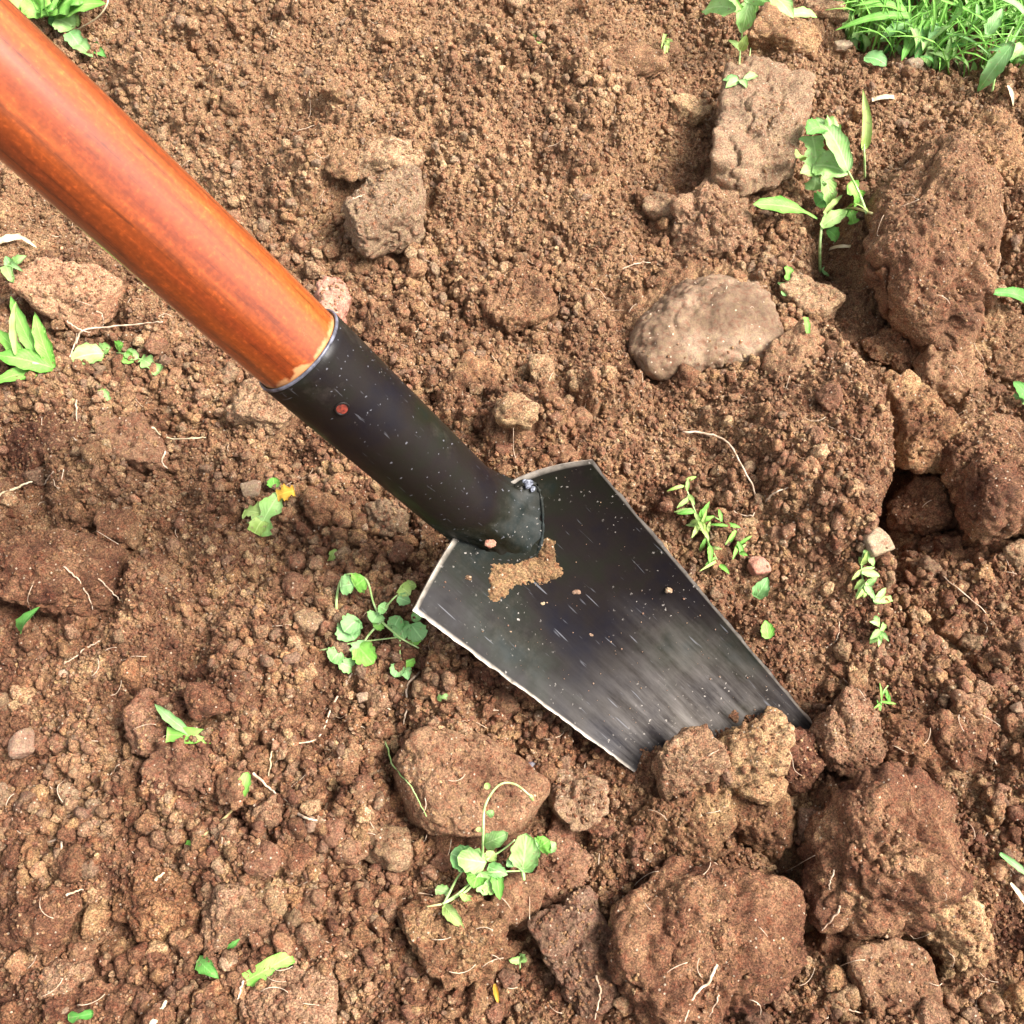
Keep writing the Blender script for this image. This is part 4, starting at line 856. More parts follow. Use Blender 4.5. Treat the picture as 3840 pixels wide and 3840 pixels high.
# top left weed behind the handle
plant('broad_leaved_weed', 'bright broad leaved weed at the top left behind the handle', 'weed', [
    ((110, 40, 8), (20, -60, 14), 110, 'oval'), ((150, 40, 8), (190, -40, 16), 120, 'oval', dict(wave=.05)), ((170, 60, 6), (95, -10, 10), 90, 'oval'), ((210, 40, 8), (340, -20, 18), 100, 'lance', dict(wave=.06)),
    ((200, 60, 6), (310, 30, 10), 70, 'lance'), ((210, 70, 5), (280, 105, 6), 80, 'oval', dict(mat=L_pale)), ((230, 60, 6), (400, 15, 16), 70, 'lance'), ((260, 120, 3), (310, 190, 3), 50, 'oval', dict(mat=L_blue)), ((290, 170, 3), (350, 215, 3), 50, 'lance', dict(mat=L_pale)),
    ((330, 190, 2), (400, 215, 4), 45, 'lance', dict(mat=L_deep)), ((160, 20, 8), (240, -10, 14), 110, 'oval', dict(wave=.06)), ((240, 30, 6), (170, 60, 8), 90, 'oval'), ((260, 40, 4), (410, -30, 14), 80, 'lance', dict(mat=L_pale)), ((100, 20, 8), (130, 60, 6), 80, 'oval', dict(mat=L_pale)), ((230, 80, 3), (300, 90, 6), 60, 'ragged', dict(mat=L_lime)), ((180, 70, 4), (260, 90, 4), 60, 'oval', dict(mat=L_deep))],
    [(((200, 70, 2), (240, 110, 5), (300, 180, 3)), .5)], mat=L_bright)
plant('pale_bent_stalk', 'pale bent stalk arching beside the top left weed', 'stalk', [], [(((405, -20, 14), (400, 20, 12), (360, 70, 9), (280, 115, 3)), .55, M_straw)])
# weed at the top centre right
plant('tall_broad_weed', 'pale green weed with drooping leaves at the top, right of centre', 'weed', [
    ((2780, 40, 34), (2630, 45, 26), 80, 'lance', dict(wave=.05)), ((2760, 10, 36), (2700, -60, 40), 100, 'oval'), ((2800, 10, 36), (2850, -70, 44), 110, 'oval'), ((2810, 0, 36), (2780, 125, 22), 60, 'lance'),
    ((2840, 0, 34), (2775, 95, 20), 55, 'lance'), ((2885, -20, 34), (2975, 70, 26), 60, 'lance'), ((2960, 55, 26), (3065, 65, 22), 38, 'lance'), ((2780, 190, 10), (2800, 130, 14), 30, 'lance', dict(mat=L_lime)), ((2780, 190, 8), (2730, 150, 10), 22, 'lance', dict(mat=L_lime)),
    ((2770, 300, 1), (2710, 300, 2), 28, 'lance', dict(mat=L_blue)), ((2770, 300, 1), (2720, 330, 1), 28, 'lance'), ((2790, 300, 1), (2845, 280, 2), 26, 'lance'), ((2775, 300, 1), (2800, 330, 1), 26, 'lance'), ((2790, 295, 1), (2830, 310, 1), 22, 'lance', dict(mat=L_blue))],
    [(((2770, 300, 0), (2775, 200, 8), (2785, 100, 18), (2790, 0, 34)), .5), (((2800, 300, 0), (2810, 220, 6), (2815, 180, 9)), .35), (((2800, 20, 32), (2890, -20, 34)), .4), (((2930, -10, 30), (3000, -40, 34)), .5)], mat=L_pale)
scrap('fallen_leaf', 'blue green fallen leaf alone above the olive clod gap', 'leaf', (3240, 215, 5), (3325, 245, 3), 62, 'oval', L_blue, arch=.15)
# curled weed between the clods
plant('curled_leaf_weed', 'pale green curled weed in the hollow between the big clods', 'weed', [
    ((3180, 640, 24), (3060, 440, 30), 66, 'lance', dict(arch=.12)), ((3080, 480, 28), (3025, 500, 20), 60, 'oval', dict(mat=L_deep)), ((3100, 490, 28), (3150, 470, 28), 76, 'lance', dict(wave=.06)), ((3045, 510, 28), (3060, 640, 22), 95, 'ragged', dict(fold=.1)),
    ((3050, 620, 22), (3180, 650, 22), 100, 'oval', dict(wave=.04)), ((3070, 640, 20), (3000, 650, 18), 60, 'lance'), ((3060, 640, 20), (3050, 715, 8), 66, 'spoon', dict(wave=.04)), ((3090, 650, 20), (3110, 780, 8), 52, 'lance'),
    ((3000, 600, 20), (2985, 590, 18), 40, 'oval', dict(mat=L_lime)), ((3180, 690, 16), (3220, 760, 8), 60, 'ragged', dict(mat=L_bright)), ((3100, 740, 6), (3060, 770, 4), 60, 'oval', dict(mat=L_deep)),
    ((3065, 820, 10), (2825, 765, 14), 52, 'spoon', dict(mat=L_bright, arch=.1)), ((3080, 850, 10), (3180, 790, 12), 46, 'lance', dict(mat=L_pale)), ((3090, 800, 10), (3160, 730, 12), 18, 'lance', dict(mat=L_lime)), ((3180, 780, 9), (3200, 840, 3), 40, 'ragged', dict(mat=L_bright)),
    ((3100, 860, 6), (3140, 900, 2), 46, 'oval', dict(mat=L_deep)), ((3180, 780, 8), (3260, 800, 10), 20, 'lance', dict(mat=L_lime)), ((3080, 1010, 1), (3110, 1030, 1), 28, 'oval', dict(mat=L_blue))],
    [(((3075, 1020, 0), (3075, 920, 5), (3085, 830, 10), (3105, 780, 12)), .8), (((3250, 800, 10), (3220, 720, 14), (3180, 640, 22)), .7), (((3270, 800, 10), (3180, 780, 9), (3100, 830, 8)), .6, M_redstem), (((3180, 790, 8), (3080, 860, 8)), .45)], mat=L_pale)
plant('upright_grass_stalk', 'single upright pale grass stalk beside the curled weed', 'grass stalk', [((3240, 560, 24), (3236, 335, 46), 34, 'blade', dict(fold=.4, n=17, twist=.5))], [(((3243, 665, 6), (3242, 600, 18), (3240, 540, 26)), .6)], mat=L_lime)
scrap('dry_straw', 'short dry straw lying behind the long tall clod', 'straw', (3270, 375, 2), (3355, 365, 3), 18, 'strip', M_straw)
scrap('pale_stick', 'pale stick fragment under the curled weed', 'stick', (3110, 935, 2), (3190, 925, 3), 14, 'strip', M_straw)
scrap('serrated_leaf', 'bright green leaf entering at the right edge, higher one', 'leaf', (3860, 1145, 5), (3700, 1095, 4), 56, 'lance', L_deep, wave=.04)
scrap('serrated_leaf', 'dark green leaf at the right edge beside the light brown clod', 'leaf', (3860, 1500, 5), (3800, 1430, 5), 60, 'lance', L_deep)
scrap('leaf_bit', 'little pale leaf bit at the right edge above the warm brown clod', 'leaf', (3800, 1480, 3), (3850, 1510, 3), 34, 'ragged', L_pale)
# left edge weed
plant('left_edge_weed', 'bright green leafy weed at the left edge below the handle', 'weed', [
    ((200, 1380, 5), (-30, 1330, 12), 110, 'lance', dict(wave=.03)), ((190, 1390, 4), (-40, 1440, 8), 80, 'lance'), ((160, 1370, 6), (40, 1110, 22), 75, 'lance'), ((200, 1380, 5), (130, 1170, 18), 80, 'lance', dict(wave=.05)), ((120, 1370, 6), (-20, 1230, 16), 70, 'lance'), ((60, 1330, 12), (60, 1130, 26), 40, 'lance', dict(mat=L_lime))],
    [(((215, 1390, 0), (180, 1375, 5), (120, 1360, 7)), 1.0)], mat=L_bright)
plant('small_clover_weed', 'small pale leaves in a row right of the left edge weed', 'weed', [
    ((390, 1325, 3), (265, 1350, 4), 75, 'oval'), ((370, 1330, 3), (415, 1300, 5), 50, 'oval'), ((440, 1310, 3), (460, 1285, 6), 40, 'oval', dict(mat=L_bright)), ((460, 1330, 2), (500, 1360, 3), 45, 'oval', dict(mat=L_bright)), ((530, 1345, 3), (600, 1395, 3), 55, 'ragged', dict(mat=L_pale)),
    ((470, 1320, 2), (520, 1345, 3), 40, 'oval'), ((350, 1440, 1), (400, 1480, 1), 34, 'ragged', dict(mat=L_lime)), ((390, 1460, 1), (410, 1500, 1), 26, 'ragged', dict(mat=L_pale))], [(((270, 1345, 1), (380, 1330, 2), (460, 1325, 2), (560, 1360, 1)), .4)], mat=L_pale)
plant('tiny_left_sprout', 'tiny blue green sprout at the left edge under dry straw', 'sprout', [((45, 1000, 4), (20, 960, 7), 34, 'lance'), ((45, 1000, 4), (100, 960, 7), 38, 'lance', dict(mat=L_pale)), ((45, 1000, 3), (50, 1060, 1), 40, 'oval', dict(mat=L_pale)), ((45, 1010, 3), (90, 1020, 3), 24, 'lance')], [(((45, 1060, 0), (45, 1000, 4)), .5)], mat=L_blue)
scrap('dry_straw', 'flat dry straw at the left edge above the tiny sprout', 'straw', (-20, 915, 3), (80, 888, 5), 28, 'strip', M_straw)
scrap('dry_straw', 'thin bent straw tip pointing right from the left edge', 'straw', (75, 885, 5), (140, 930, 2), 14, 'lance', M_straw)
# torn leaf
r_ = plant('torn_leaf', 'torn pale green leaf with an orange tip in the left soil', 'leaf', [
    ((965, 2005, 3), (1050, 1850, 7), 92, 'ragged', dict(n=17, fold=.08, name='leaf_piece')), ((1000, 1930, 6), (915, 1915, 4), 70, 'ragged', dict(mat=L_lime, name='leaf_piece')), ((1040, 1860, 7), (1105, 1840, 7), 62, 'ragged', dict(mat=L_orange, name='orange_tip')), ((1030, 1830, 5), (1025, 1790, 6), 44, 'oval', dict(mat=L_bright, name='leaf_piece')), ((985, 1950, 5), (955, 2000, 3), 60, 'strip', dict(mat=L_lime, name='leaf_piece'))], [], mat=L_pale)
# scraps in the lower left
plant('grass_scrap', 'two cut grass blades crossing in the lower left', 'grass scrap', [((720, 2755, 6), (580, 2640, 7), 36, 'lance', dict(mat=L_blue)), ((625, 2755, 3), (795, 2762, 4), 52, 'strip', dict(n=9, fold=.1)), ((700, 2735, 5), (610, 2680, 6), 16, 'lance', dict(mat=L_pale))], [], mat=L_bright)
plant('withered_grass_strand', 'withered grass strand with two green ends in the lower left', 'grass strand', [((760, 3135, 5), (700, 3185, 5), 40, 'spoon'), ((905, 2990, 6), (930, 2895, 9), 46, 'oval')], [(((760, 3135, 4), (850, 3060, 5), (890, 3010, 5), (910, 2970, 5)), .55, M_redstem)], mat=L_bright)
scrap('leaf_strip', 'bright green cut leaf strip near the bottom left', 'leaf', (920, 3680, 4), (1095, 3580, 5), 62, 'strip', L_bright, fold=.08)
scrap('curled_leaf', 'dark green curled leaf left of the green leaf strip', 'leaf', (745, 3595, 4), (820, 3670, 3), 56, 'lance', L_deep, twist=.8)
scrap('leaf_bit', 'narrow green leaf bit poking out above the curled leaf', 'leaf', (855, 3560, 1), (900, 3520, 3), 22, 'lance', L_deep)
scrap('leaf_bit', 'teal dark leaf bit half buried at the bottom left edge', 'leaf', (255, 3815, 2), (350, 3800, 2), 40, 'ragged', L_deep)
scrap('folded_leaf', 'dark folded leaf with pale edge under the left edge clod', 'leaf', (80, 2370, 4), (150, 2275, 6), 40, 'lance', L_deep, fold=.9)
# creeping weed left of the blade
CW = [((1330, 2190, 12), (1275, 2200, 12), 60, 'oval'), ((1330, 2200, 12), (1370, 2170, 14), 66, 'oval', dict(mat=L_bright)), ((1420, 2300, 10), (1395, 2335, 10), 54, 'oval'), ((1290, 2330, 8), (1330, 2400, 8), 80, 'oval'), ((1345, 2320, 9), (1290, 2370, 9), 66, 'oval'),
      ((1370, 2400, 8), (1350, 2480, 5), 70, 'oval'), ((1340, 2420, 7), (1400, 2490, 5), 72, 'oval', dict(mat=L_bright)), ((1280, 2440, 6), (1240, 2480, 5), 60, 'oval'), ((1270, 2480, 5), (1330, 2510, 4), 44, 'oval'), ((1500, 2310, 9), (1470, 2370, 9), 50, 'oval'),
      ((1500, 2330, 9), (1515, 2400, 8), 58, 'oval'), ((1540, 2340, 9), (1585, 2400, 8), 62, 'oval'), ((1560, 2370, 8), (1545, 2420, 7), 46, 'oval', dict(mat=L_bright)), ((1500, 2200, 12), (1540, 2230, 13), 44, 'oval', dict(mat=L_lime)), ((1510, 2210, 12), (1560, 2190, 14), 36, 'lance', dict(mat=L_lime)),
      ((1490, 2240, 12), (1540, 2260, 12), 40, 'lance'), ((1500, 2490, 4), (1480, 2540, 3), 46, 'oval'), ((1510, 2490, 4), (1555, 2470, 4), 42, 'oval', dict(mat=L_bright)), ((1520, 2500, 3), (1530, 2550, 2), 34, 'lance'), ((1400, 2350, 9), (1440, 2330, 9), 44, 'oval', dict(mat=L_bright)), ((1450, 2290, 10), (1420, 2270, 11), 40, 'oval'), ((1550, 2330, 8), (1580, 2290, 9), 34, 'lance')]
plant('creeping_round_leaf_weed', 'creeping weed with small round leaves left of the blade corner', 'weed', CW,
    [(((1270, 2360, 6), (1262, 2250, 10), (1290, 2160, 14), (1370, 2170, 14), (1400, 2260, 12), (1430, 2330, 10)), .55), (((1430, 2330, 10), (1500, 2390, 8), (1570, 2430, 7)), .5), (((1200, 2440, 4), (1330, 2410, 7), (1410, 2400, 8), (1490, 2390, 8)), .4), (((1430, 2330, 10), (1370, 2400, 8), (1350, 2480, 4), (1290, 2560, 1)), .5), (((1500, 2400, 7), (1500, 2450, 5), (1510, 2500, 3)), .4), (((1430, 2300, 10), (1480, 2240, 12), (1540, 2200, 13)), .4)], mat=L_blue)
plant('long_pale_root', 'long pale root trailing from the creeping weed', 'root', [], [(((1345, 2490, 2), (1290, 2570, 1), (1240, 2660, 1), (1215, 2730, 1), (1180, 2775, 1), (1100, 2790, 1)), .45, M_root, 'root_strand'), (((1255, 2640, 1), (1225, 2660, 1)), .25, M_root, 'root_strand')])
# round leaved seedling
SL = [((1800, 3240, 16), (1690, 3200, 16), 76, 'oval', dict(mat=L_blue)), ((1825, 3235, 17), (1715, 3215, 18), 72, 'oval'), ((1815, 3165, 18), (1905, 3125, 20), 50, 'oval'), ((1960, 3260, 14), (1975, 3125, 20), 84, 'oval'), ((1960, 3270, 13), (2010, 3150, 18), 60, 'oval', dict(mat=L_blue)),
      ((1830, 3250, 15), (1905, 3280, 13), 46, 'lance', dict(mat=L_blue)), ((1800, 3270, 14), (1845, 3350, 8), 66, 'oval'), ((1820, 3280, 13), (1870, 3340, 8), 70, 'oval', dict(wave=.05)), ((1860, 3260, 14), (1875, 3375, 6), 40, 'lance', dict(mat=L_bright)), ((1790, 3280, 12), (1775, 3330, 10), 60, 'oval', dict(mat=L_bright)),
      ((1690, 3350, 8), (1632, 3335, 8), 40, 'oval'), ((1665, 3395, 5), (1740, 3480, 4), 40, 'lance', dict(mat=L_lime)), ((1740, 3380, 6), (1750, 3355, 7), 40, 'ragged', dict(mat=L_lime)), ((1830, 3230, 15), (1850, 3190, 17), 40, 'oval', dict(mat=L_lime)), ((2020, 3180, 14), (2060, 3150, 15), 60, 'oval', dict(mat=L_bright)), ((2050, 3190, 12), (2085, 3160, 12), 36, 'lance', dict(mat=L_pale)),
      ((1930, 3220, 14), (1900, 3250, 13), 30, 'lance', dict(mat=L_blue)), ((1830, 3060, 16), (1850, 3040, 18), 24, 'oval'), ((1830, 2960, 18), (1825, 2935, 18), 20, 'oval', dict(mat=L_lime)), ((1795, 3120, 16), (1800, 3100, 17), 20, 'oval', dict(mat=L_lime))]
plant('round_leaved_seedling', 'uprooted round leaved seedling below the smooth oval clod', 'seedling', SL,
    [(((1660, 3390, 5), (1760, 3330, 10), (1805, 3230, 16), (1812, 3120, 17), (1820, 3020, 17), (1870, 2945, 18), (1930, 2940, 17), (1990, 2985, 12)), .5), (((1665, 3390, 5), (1710, 3300, 9), (1740, 3260, 12)), .5, M_stem), (((1665, 3385, 5), (1720, 3350, 8), (1800, 3280, 13), (1860, 3270, 14), (1970, 3265, 12)), .45), (((1810, 3230, 15), (1880, 3190, 16), (1930, 3150, 17)), .4), (((1990, 2985, 12), (1998, 3000, 10)), .7), (((1960, 3270, 12), (1965, 3300, 8)), .8), (((1660, 3390, 4), (1630, 3395, 2), (1600, 3400, 1)), .45, M_redstem)], mat=L_pale)
plant('flower_stalk_buds', 'tiny leaf pair in the soil left of the wedge clod', 'sprout', [((1945, 3590, 3), (1910, 3600, 4), 28, 'oval'), ((1955, 3590, 3), (1975, 3605, 4), 24, 'oval'), ((1950, 3585, 3), (1970, 3580, 5), 18, 'lance')], [(((1950, 3640, 0), (1950, 3590, 3)), .3)], mat=L_pale)
# sprigs on the right of the blade
def sprig(name, label, pts, seed, mats, n=22, ln=50, wd=16, cat='sprig'):
    r_ = random.Random(seed); lv_ = []; 
    for k in range(n):
        t = r_.random() * (len(pts) - 1); i = int(t); f_ = t - i; a, b = pts[i], pts[min(i + 1, len(pts) - 1)]
        x_, y_ = a[0] + (b[0] - a[0]) * f_, a[1] + (b[1] - a[1]) * f_; h_ = r_.uniform(3, 8); an = r_.uniform(0, 6.28); l_ = ln * r_.uniform(.5, 1.2)
        lv_.append(((x_, y_, h_), (x_ + l_ * math.cos(an), y_ + l_ * math.sin(an), h_ + r_.uniform(-3, 3)), wd * r_.uniform(.6, 1.4), 'lance', dict(mat=r_.choice(mats))))
    plant(name, label, cat, lv_, [([(p[0], p[1], 4) for p in pts], .35, M_stem)])
sprig('feathery_sprig', 'feathery yellow green sprig lying right of the blade edge', [(2560, 1800), (2600, 1900), (2640, 2000), (2700, 2120)], 1, [L_lime, L_bright, L_lime], 26, 70, 16)
sprig('feathery_sprig', 'thin bright tuft ending beside the pale loop root', [(2680, 1940), (2760, 1990), (2775, 2080)], 2, [L_lime, L_bright], 12, 60, 14)
sprig('withered_sprig', 'pale withered sprig hanging down the bank edge', [(3240, 2060), (3230, 2140), (3250, 2210), (3290, 2280), (3300, 2380)], 3, [L_lime, L_pale, L_pale], 26, 60, 22)
sprig('grass_sprout', 'small green grass sprout above the row of clods', [(3300, 2665), (3310, 2600), (3330, 2570)], 4, [L_bright, L_bright], 7, 60, 12)
sprig('mossy_sprout', 'mossy yellow green sprout on the fine mound top', [(2490, 150), (2500, 200)], 5, [L_lime], 10, 34, 14)
scrap('leaf_bit', 'single bright leaf bit on the crest of the fine mound', 'leaf', (2020, 165, 2), (2020, 125, 4), 36, 'oval', L_lime)
scrap('leaf_bit', 'pale bluish leaf bit below the peach stone fleck', 'leaf', (2835, 2240, 4), (2880, 2165, 5), 60, 'lance', L_blue)
scrap('leaf_bit', 'dark green leaf bit poking out near the blade right edge', 'leaf', (2880, 2395, 2), (2870, 2325, 4), 52, 'lance', L_bright)
scrap('leaf_bit', 'tiny green leaf bit above the small angular tan clod', 'leaf', (2950, 1050, 2), (2955, 1000, 4), 36, 'ragged', L_bright)
scrap('leaf_bit', 'small green leaf bit left of the small angular tan clod', 'leaf', (2945, 1110, 2), (2925, 1060, 4), 34, 'ragged', L_blue)
scrap('leaf_bit', 'tiny green leaf bit on the bank below the rounded stone', 'leaf', (3030, 1250, 2), (3020, 1190, 3), 26, 'ragged', L_bright)
scrap('leaf_bit', 'tiny lime leaf bit above the creeping weed', 'leaf', (1240, 2110, 2), (1260, 2060, 3), 36, 'ragged', L_lime)
scrap('leaf_bit', 'cream leaf fleck below the blade left edge', 'leaf', (1640, 2620, 2), (1680, 2610, 3), 26, 'ragged', L_pale)
scrap('leaf_bit', 'orange dry leaf sliver near the bottom centre', 'leaf', (1855, 3690, 2), (1870, 3770, 2), 20, 'lance', L_orange)
scrap('cut_grass', 'blue green grass blade at the right edge, lower right', 'grass blade', (3750, 3200, 6), (3860, 3290, 5), 26, 'lance', L_blue)
scrap('cut_grass', 'pale dry grass blade at the right edge below the blue green one', 'grass blade', (3790, 3310, 3), (3850, 3400, 3), 18, 'lance', M_straw)
scrap('leaf_bit', 'white stick tip near the top right corner', 'stick', (3780, 320, 8), (3800, 400, 4), 16, 'lance', M_straw)

# ------------------------------------------------------------------ roots
def rootline(label, pts, r=.35, mat=M_root, name='root', cat='root'):
    L_ = smoothline([P3((p[0], p[1], 0.8 + (p[2] if len(p) > 2 else 0))) for p in pts], 7 * len(pts)); 
    L_ = L_ + np.stack([fbm2(np.arange(len(L_)) * .6, np.zeros(len(L_)), abs(int(pts[0][0])) + k, 2) for k in range(3)], 1) * 0.0003
    V_, F_ = tubegeo(L_, np.linspace(r, r * .45, len(L_)) * 0.001, 6); o = mesh(name, V_, F_, mat, origin=L_[0]); tag(o, label, cat); return o
RL = [('pale root curling in a wide loop right of the blade', [(2560, 1620, 2), (2650, 1625, 2), (2730, 1660, 2), (2790, 1760, 3), (2830, 1850, 3), (2825, 1930, 2), (2770, 1925, 1), (2710, 1880)], .5),
      ('short pale root arch right of the looped root', [(2870, 1880), (2910, 1845, 2), (2970, 1830, 2), (3000, 1860)], .4),
      ('longer hair root on the left edge clod', [(240, 2125), (290, 2170), (330, 2230), (350, 2285)], .35), ('shorter hair root on the right side of the left edge clod', [(370, 2170), (420, 2220), (460, 2260)], .3),
      ('curved pale root on the soil left of the creeping weed', [(375, 2405), (320, 2430), (290, 2460), (240, 2490)], .4), ('forked pale root in the lower left', [(275, 3070), (240, 3130), (160, 3165), (60, 3180)], .5),
      ('downward branch of the forked lower left root', [(260, 3085), (235, 3140), (225, 3200), (195, 3230), (210, 3275)], .5), ('reddish pale root beside the top of the oval clod', [(1575, 2520), (1530, 2570), (1525, 2660), (1500, 2750)], .5),
      ('thin green stem along the left side of the oval clod', [(1445, 2780), (1475, 2870), (1540, 2950), (1600, 3060)], .35), ('white root lying on the huge flat clod', [(2690, 3620), (2660, 3680), (2600, 3740), (2570, 3830)], .55),
      ('short root on the right part of the huge flat clod', [(2700, 3730), (2660, 3810)], .3), ('pale root hanging below the biggest round clod', [(3150, 3400), (3120, 3450), (3080, 3490)], .45), ('fine root on the lower face of the biggest round clod', [(3130, 3260), (3110, 3310), (3110, 3340)], .3),
      ('thin root line down the wedge shaped clod', [(2235, 3660), (2250, 3730), (2225, 3838)], .4), ('pale straw stub at the left edge above the left edge clod', [(-10, 1860, 2), (60, 1830, 3), (120, 1805, 2)], .7),
      ('dry branching root below the handle at the left', [(280, 1300), (310, 1240, 3), (400, 1225, 4), (520, 1215, 4), (610, 1205, 3)], .5), ('white tipped rootlet left of the dry branching root', [(250, 1205, 4), (300, 1235, 4), (340, 1245, 3)], .35), ('upright white rootlet above the dry branching root', [(360, 1165, 5), (385, 1185, 4), (385, 1230, 2)], .4),
      ('thin stem rising from the small clover weed', [(260, 1340, 2), (280, 1290, 5), (290, 1250, 7)], .35), ('short white rootlet standing left of the reddish clod', [(285, 1500, 3), (288, 1580, 1)], .45), ('fine root on the soil right of the dark rooty clod', [(270, 1640), (300, 1660), (310, 1665)], .3), ('bent brown root over the hollow left of the socket', [(570, 1600), (620, 1640, 2), (720, 1645, 2), (770, 1640)], .45),
      ('white root end in the hollow left of the socket', [(620, 1690), (610, 1735), (650, 1775)], .4), ('branched hair root under the dark rooty clod', [(200, 1770), (165, 1820), (155, 1870)], .35), ('fan like hair root under the dark rooty clod', [(240, 1760), (220, 1830), (200, 1800)], .25), ('straight straw piece standing in the lower left soil', [(1025, 2770, 4), (1015, 2850, 3), (1005, 2925, 2)], .35),
      ('pale root piece running right from the withered strand', [(945, 2900, 2), (1000, 2945, 2), (1050, 2990, 1)], .6), ('bright white root fragment beside the tan stone chip', [(1045, 2995, 1), (1065, 3020, 1)], .8), ('short pale root pointing right, lower left', [(1110, 3050, 1), (1160, 3070, 1), (1220, 3076, 1)], .6),
      ('short straw crumb above the broad reddish clod', [(580, 3300, 1), (615, 3275, 1)], .6), ('pale rootlet beside the oval crumbly clod', [(245, 3360, 1), (310, 3335, 1)], .5), ('pale stalk stub at the bottom edge left of centre', [(570, 3840, 3), (600, 3790, 3), (625, 3755, 1)], 1.1), ('thin root under the leaf strip', [(910, 3680, 2), (890, 3750, 1)], .4), ('fine horizontal root right of the leaf strip', [(1170, 3525), (1250, 3535)], .3),
      ('thin root left of the white flat pebble', [(1290, 2705), (1330, 2710), (1370, 2735)], .3), ('zigzag rootlet right of the white flat pebble', [(1415, 2635), (1465, 2665), (1450, 2700)], .35), ('short pale root right of the round leaved seedling', [(2310, 3290), (2350, 3340), (2400, 3380)], .3), ('thin pale root above the rounded stone', [(2330, 1010), (2400, 985, 1), (2470, 990)], .3),
      ('long thin root on the fine mound', [(1910, 955), (1960, 965, 1), (2020, 1000)], .3), ('dark thin root beside the dark olive clod', [(1280, 790, 2), (1320, 750, 2), (1360, 730, 1)], .35), ('root hair on the bank below the pale leaf bit', [(3145, 2320), (3140, 2390), (3100, 2430)], .3), ('long straight crack root on the right bank', [(3420, 2060), (3560, 2180), (3700, 2300)], .35),
      ('fine pale root at the lower right edge', [(3680, 3150), (3720, 3110)], .3), ('curled rootlet near the right end of the clod row', [(3720, 2840), (3745, 2880), (3725, 2890)], .35), ('thin root near the bottom of the huge flat clod right side', [(3080, 3760), (3110, 3800), (3090, 3830)], .3), ('pale root in the bottom right corner area', [(3170, 3780), (3240, 3800)], .35)]
for lab, pts, r in RL:
    rootline(lab, pts, r, M_stem if 'green stem' in lab else (M_straw if 'straw' in lab or 'stalk' in lab or 'bent brown' in lab else M_root))
# root hairs, uncountable
Vl, Fl, k0 = [], [], 0; rr = random.Random(5)
for k in range(260):
    px, py = rr.uniform(0, 3840), rr.uniform(200, 3840); g = at(px, py)
    if on_trowel(g[0], g[1]): continue
    an = rr.uniform(0, 6.28); l_ = rr.uniform(0.003, 0.010); cu = rr.uniform(-1.5, 1.5); pts = []
    x_, y_ = g[0], g[1]
    for s in range(7):
        pts.append((x_, y_, float(top(x_, y_)) + 0.0007)); an += cu / 6; x_ += math.cos(an) * l_ / 6; y_ += math.sin(an) * l_ / 6
    pts = np.array(pts); pts[:, 2] = np.convolve(np.pad(pts[:, 2], 1, 'edge'), [.25, .5, .25], 'valid') + 0.0006
    V_, F_ = tubegeo(pts, 0.00013, 4); Vl.append(V_); Fl += [tuple(q + k0 for q in f) for f in F_]; k0 += len(V_)
o = mesh('root_hairs', np.concatenate(Vl), Fl, M_root); tag(o, 'fine pale root hairs scattered in the soil', kind='stuff')

# ------------------------------------------------------------------ grass at the top right
def grassfield(name, label, n, xr, yr, keepf, hr, wr, mats, seed):
    r_ = random.Random(seed)
    Vl, Fl, UVl, k0 = [], [], [], 0
    for k in range(n):
        x_, y_ = r_.uniform(*xr), r_.uniform(*yr)
        if not keepf(x_, y_): continue
        z_ = float(top(x_, y_)) if y_ < 0.6 and abs(x_) < .33 else 0.0
        h_ = r_.uniform(*hr); an = r_.uniform(0, 6.28); ln = r_.uniform(.3, 1.5); b = np.array([x_, y_, z_ - .001]); t = b + np.array([math.cos(an) * h_ * ln, math.sin(an) * h_ * ln, h_])
        V_, F_, UV = leafgeo(b, t, r_.uniform(*wr), arch=r_.uniform(.1, .35), fold=.35, shape='blade' if r_.random() < .6 else 'lance', seed=k, n=7, mw=3, nrmdir=(math.cos(an) * -1, math.sin(an) * -1, 1))
        Vl.append(V_); Fl += [tuple(q + k0 for q in f) for f in F_]; UVl += UV; k0 += len(V_)
    o = mesh(name, np.concatenate(Vl), Fl, mats, uv=UVl); tag(o, label, kind='stuff'); return o
e1 = at(3130, 60); e2 = at(3330, 230); e3 = at(3840, 330)
def inlawn(x, y):
    if y > 0.55: lim = e1[0] + 0.0 - (y - 0.55) * 0.3; return x > lim
    L = [(at(3110, 20)), at(3180, 150), at(3400, 285), at(3560, 300), at(3850, 350)]
    for a, b in zip(L[:-1], L[1:]):
        if a[0] <= x <= b[0]: return y > a[1] + (b[1] - a[1]) * (x - a[0]) / (b[0] - a[0])
    return x > L[-1][0] and y > L[-1][1] - (x - L[-1][0]) * .3
grassfield('grass', 'bright green grass growing along the top right edge', 4200, (0.14, 0.42), (0.38, 0.68), inlawn, (.012, .036), (.0007, .0019), L_bright, 1)
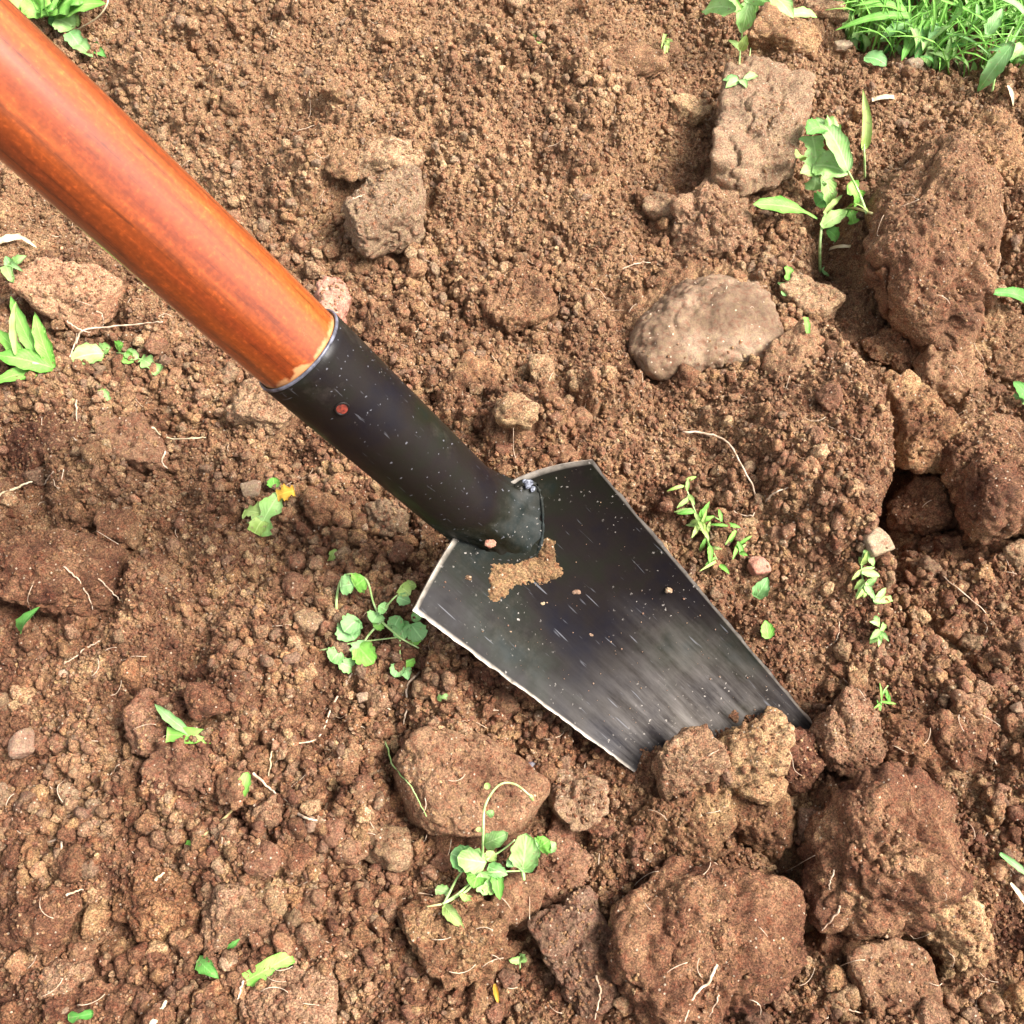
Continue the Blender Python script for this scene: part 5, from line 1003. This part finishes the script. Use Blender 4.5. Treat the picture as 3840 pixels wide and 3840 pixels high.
grassfield('clover_undergrowth', 'low pale ground cover between the grass blades', 1800, (0.14, 0.42), (0.40, 0.68), inlawn, (.004, .014), (.003, .006), L_pale, 2)
grassfield('dark_undergrowth', 'darker low leaves under the grass', 900, (0.14, 0.42), (0.42, 0.68), inlawn, (.003, .012), (.003, .006), L_deep, 3)
plant('lance_leaved_grass', 'blue green plant with long lance leaves in the top right corner', 'grass plant', [
    ((3800, 160, 30), (3665, 345, 6), 60, 'lance'), ((3840, 170, 30), (3745, 240, 20), 50, 'lance', dict(mat=L_pale)), ((3700, 130, 26), (3760, 30, 40), 46, 'lance'), ((3640, 100, 22), (3660, 10, 40), 40, 'lance'), ((3850, 60, 30), (3700, -20, 44), 30, 'blade'), ((3860, 200, 26), (3700, 190, 18), 44, 'lance'),
    ((3720, 290, 4), (3840, 80, 30), 14, 'blade'), ((3550, 125, 16), (3720, 215, 14), 12, 'blade'), ((3530, 0, 34), (3780, 170, 20), 12, 'blade', dict(mat=L_bright)), ((3520, 90, 20), (3480, 150, 14), 34, 'lance'), ((3600, 0, 40), (3560, 90, 26), 30, 'lance')], [(((3720, 345, 1), (3740, 250, 14), (3775, 150, 26), (3800, 100, 32)), .6)], mat=L_blue)
plant('bright_grass_tuft', 'bright green grass tuft nearest the soil at the top right', 'grass tuft', [
    ((3420, 60, 20), (3130, 115, 8), 34, 'blade'), ((3400, 40, 20), (3190, 20, 22), 30, 'blade'), ((3420, 70, 18), (3300, 150, 8), 44, 'lance', dict(mat=L_blue)), ((3440, 80, 18), (3380, 230, 4), 46, 'lance'), ((3460, 60, 18), (3440, 200, 4), 48, 'lance'), ((3480, 70, 18), (3410, 215, 5), 40, 'lance'),
    ((3350, 40, 20), (3280, 110, 12), 36, 'lance', dict(mat=L_blue)), ((3440, 50, 20), (3520, 120, 12), 40, 'lance', dict(mat=L_pale)), ((3300, 30, 20), (3240, 90, 14), 30, 'blade'), ((3460, 100, 14), (3400, 160, 10), 60, 'lance'), ((3500, 50, 20), (3560, -30, 36), 40, 'lance', dict(mat=L_pale)), ((3300, 0, 20), (3200, 60, 12), 34, 'blade')], [], mat=L_bright)
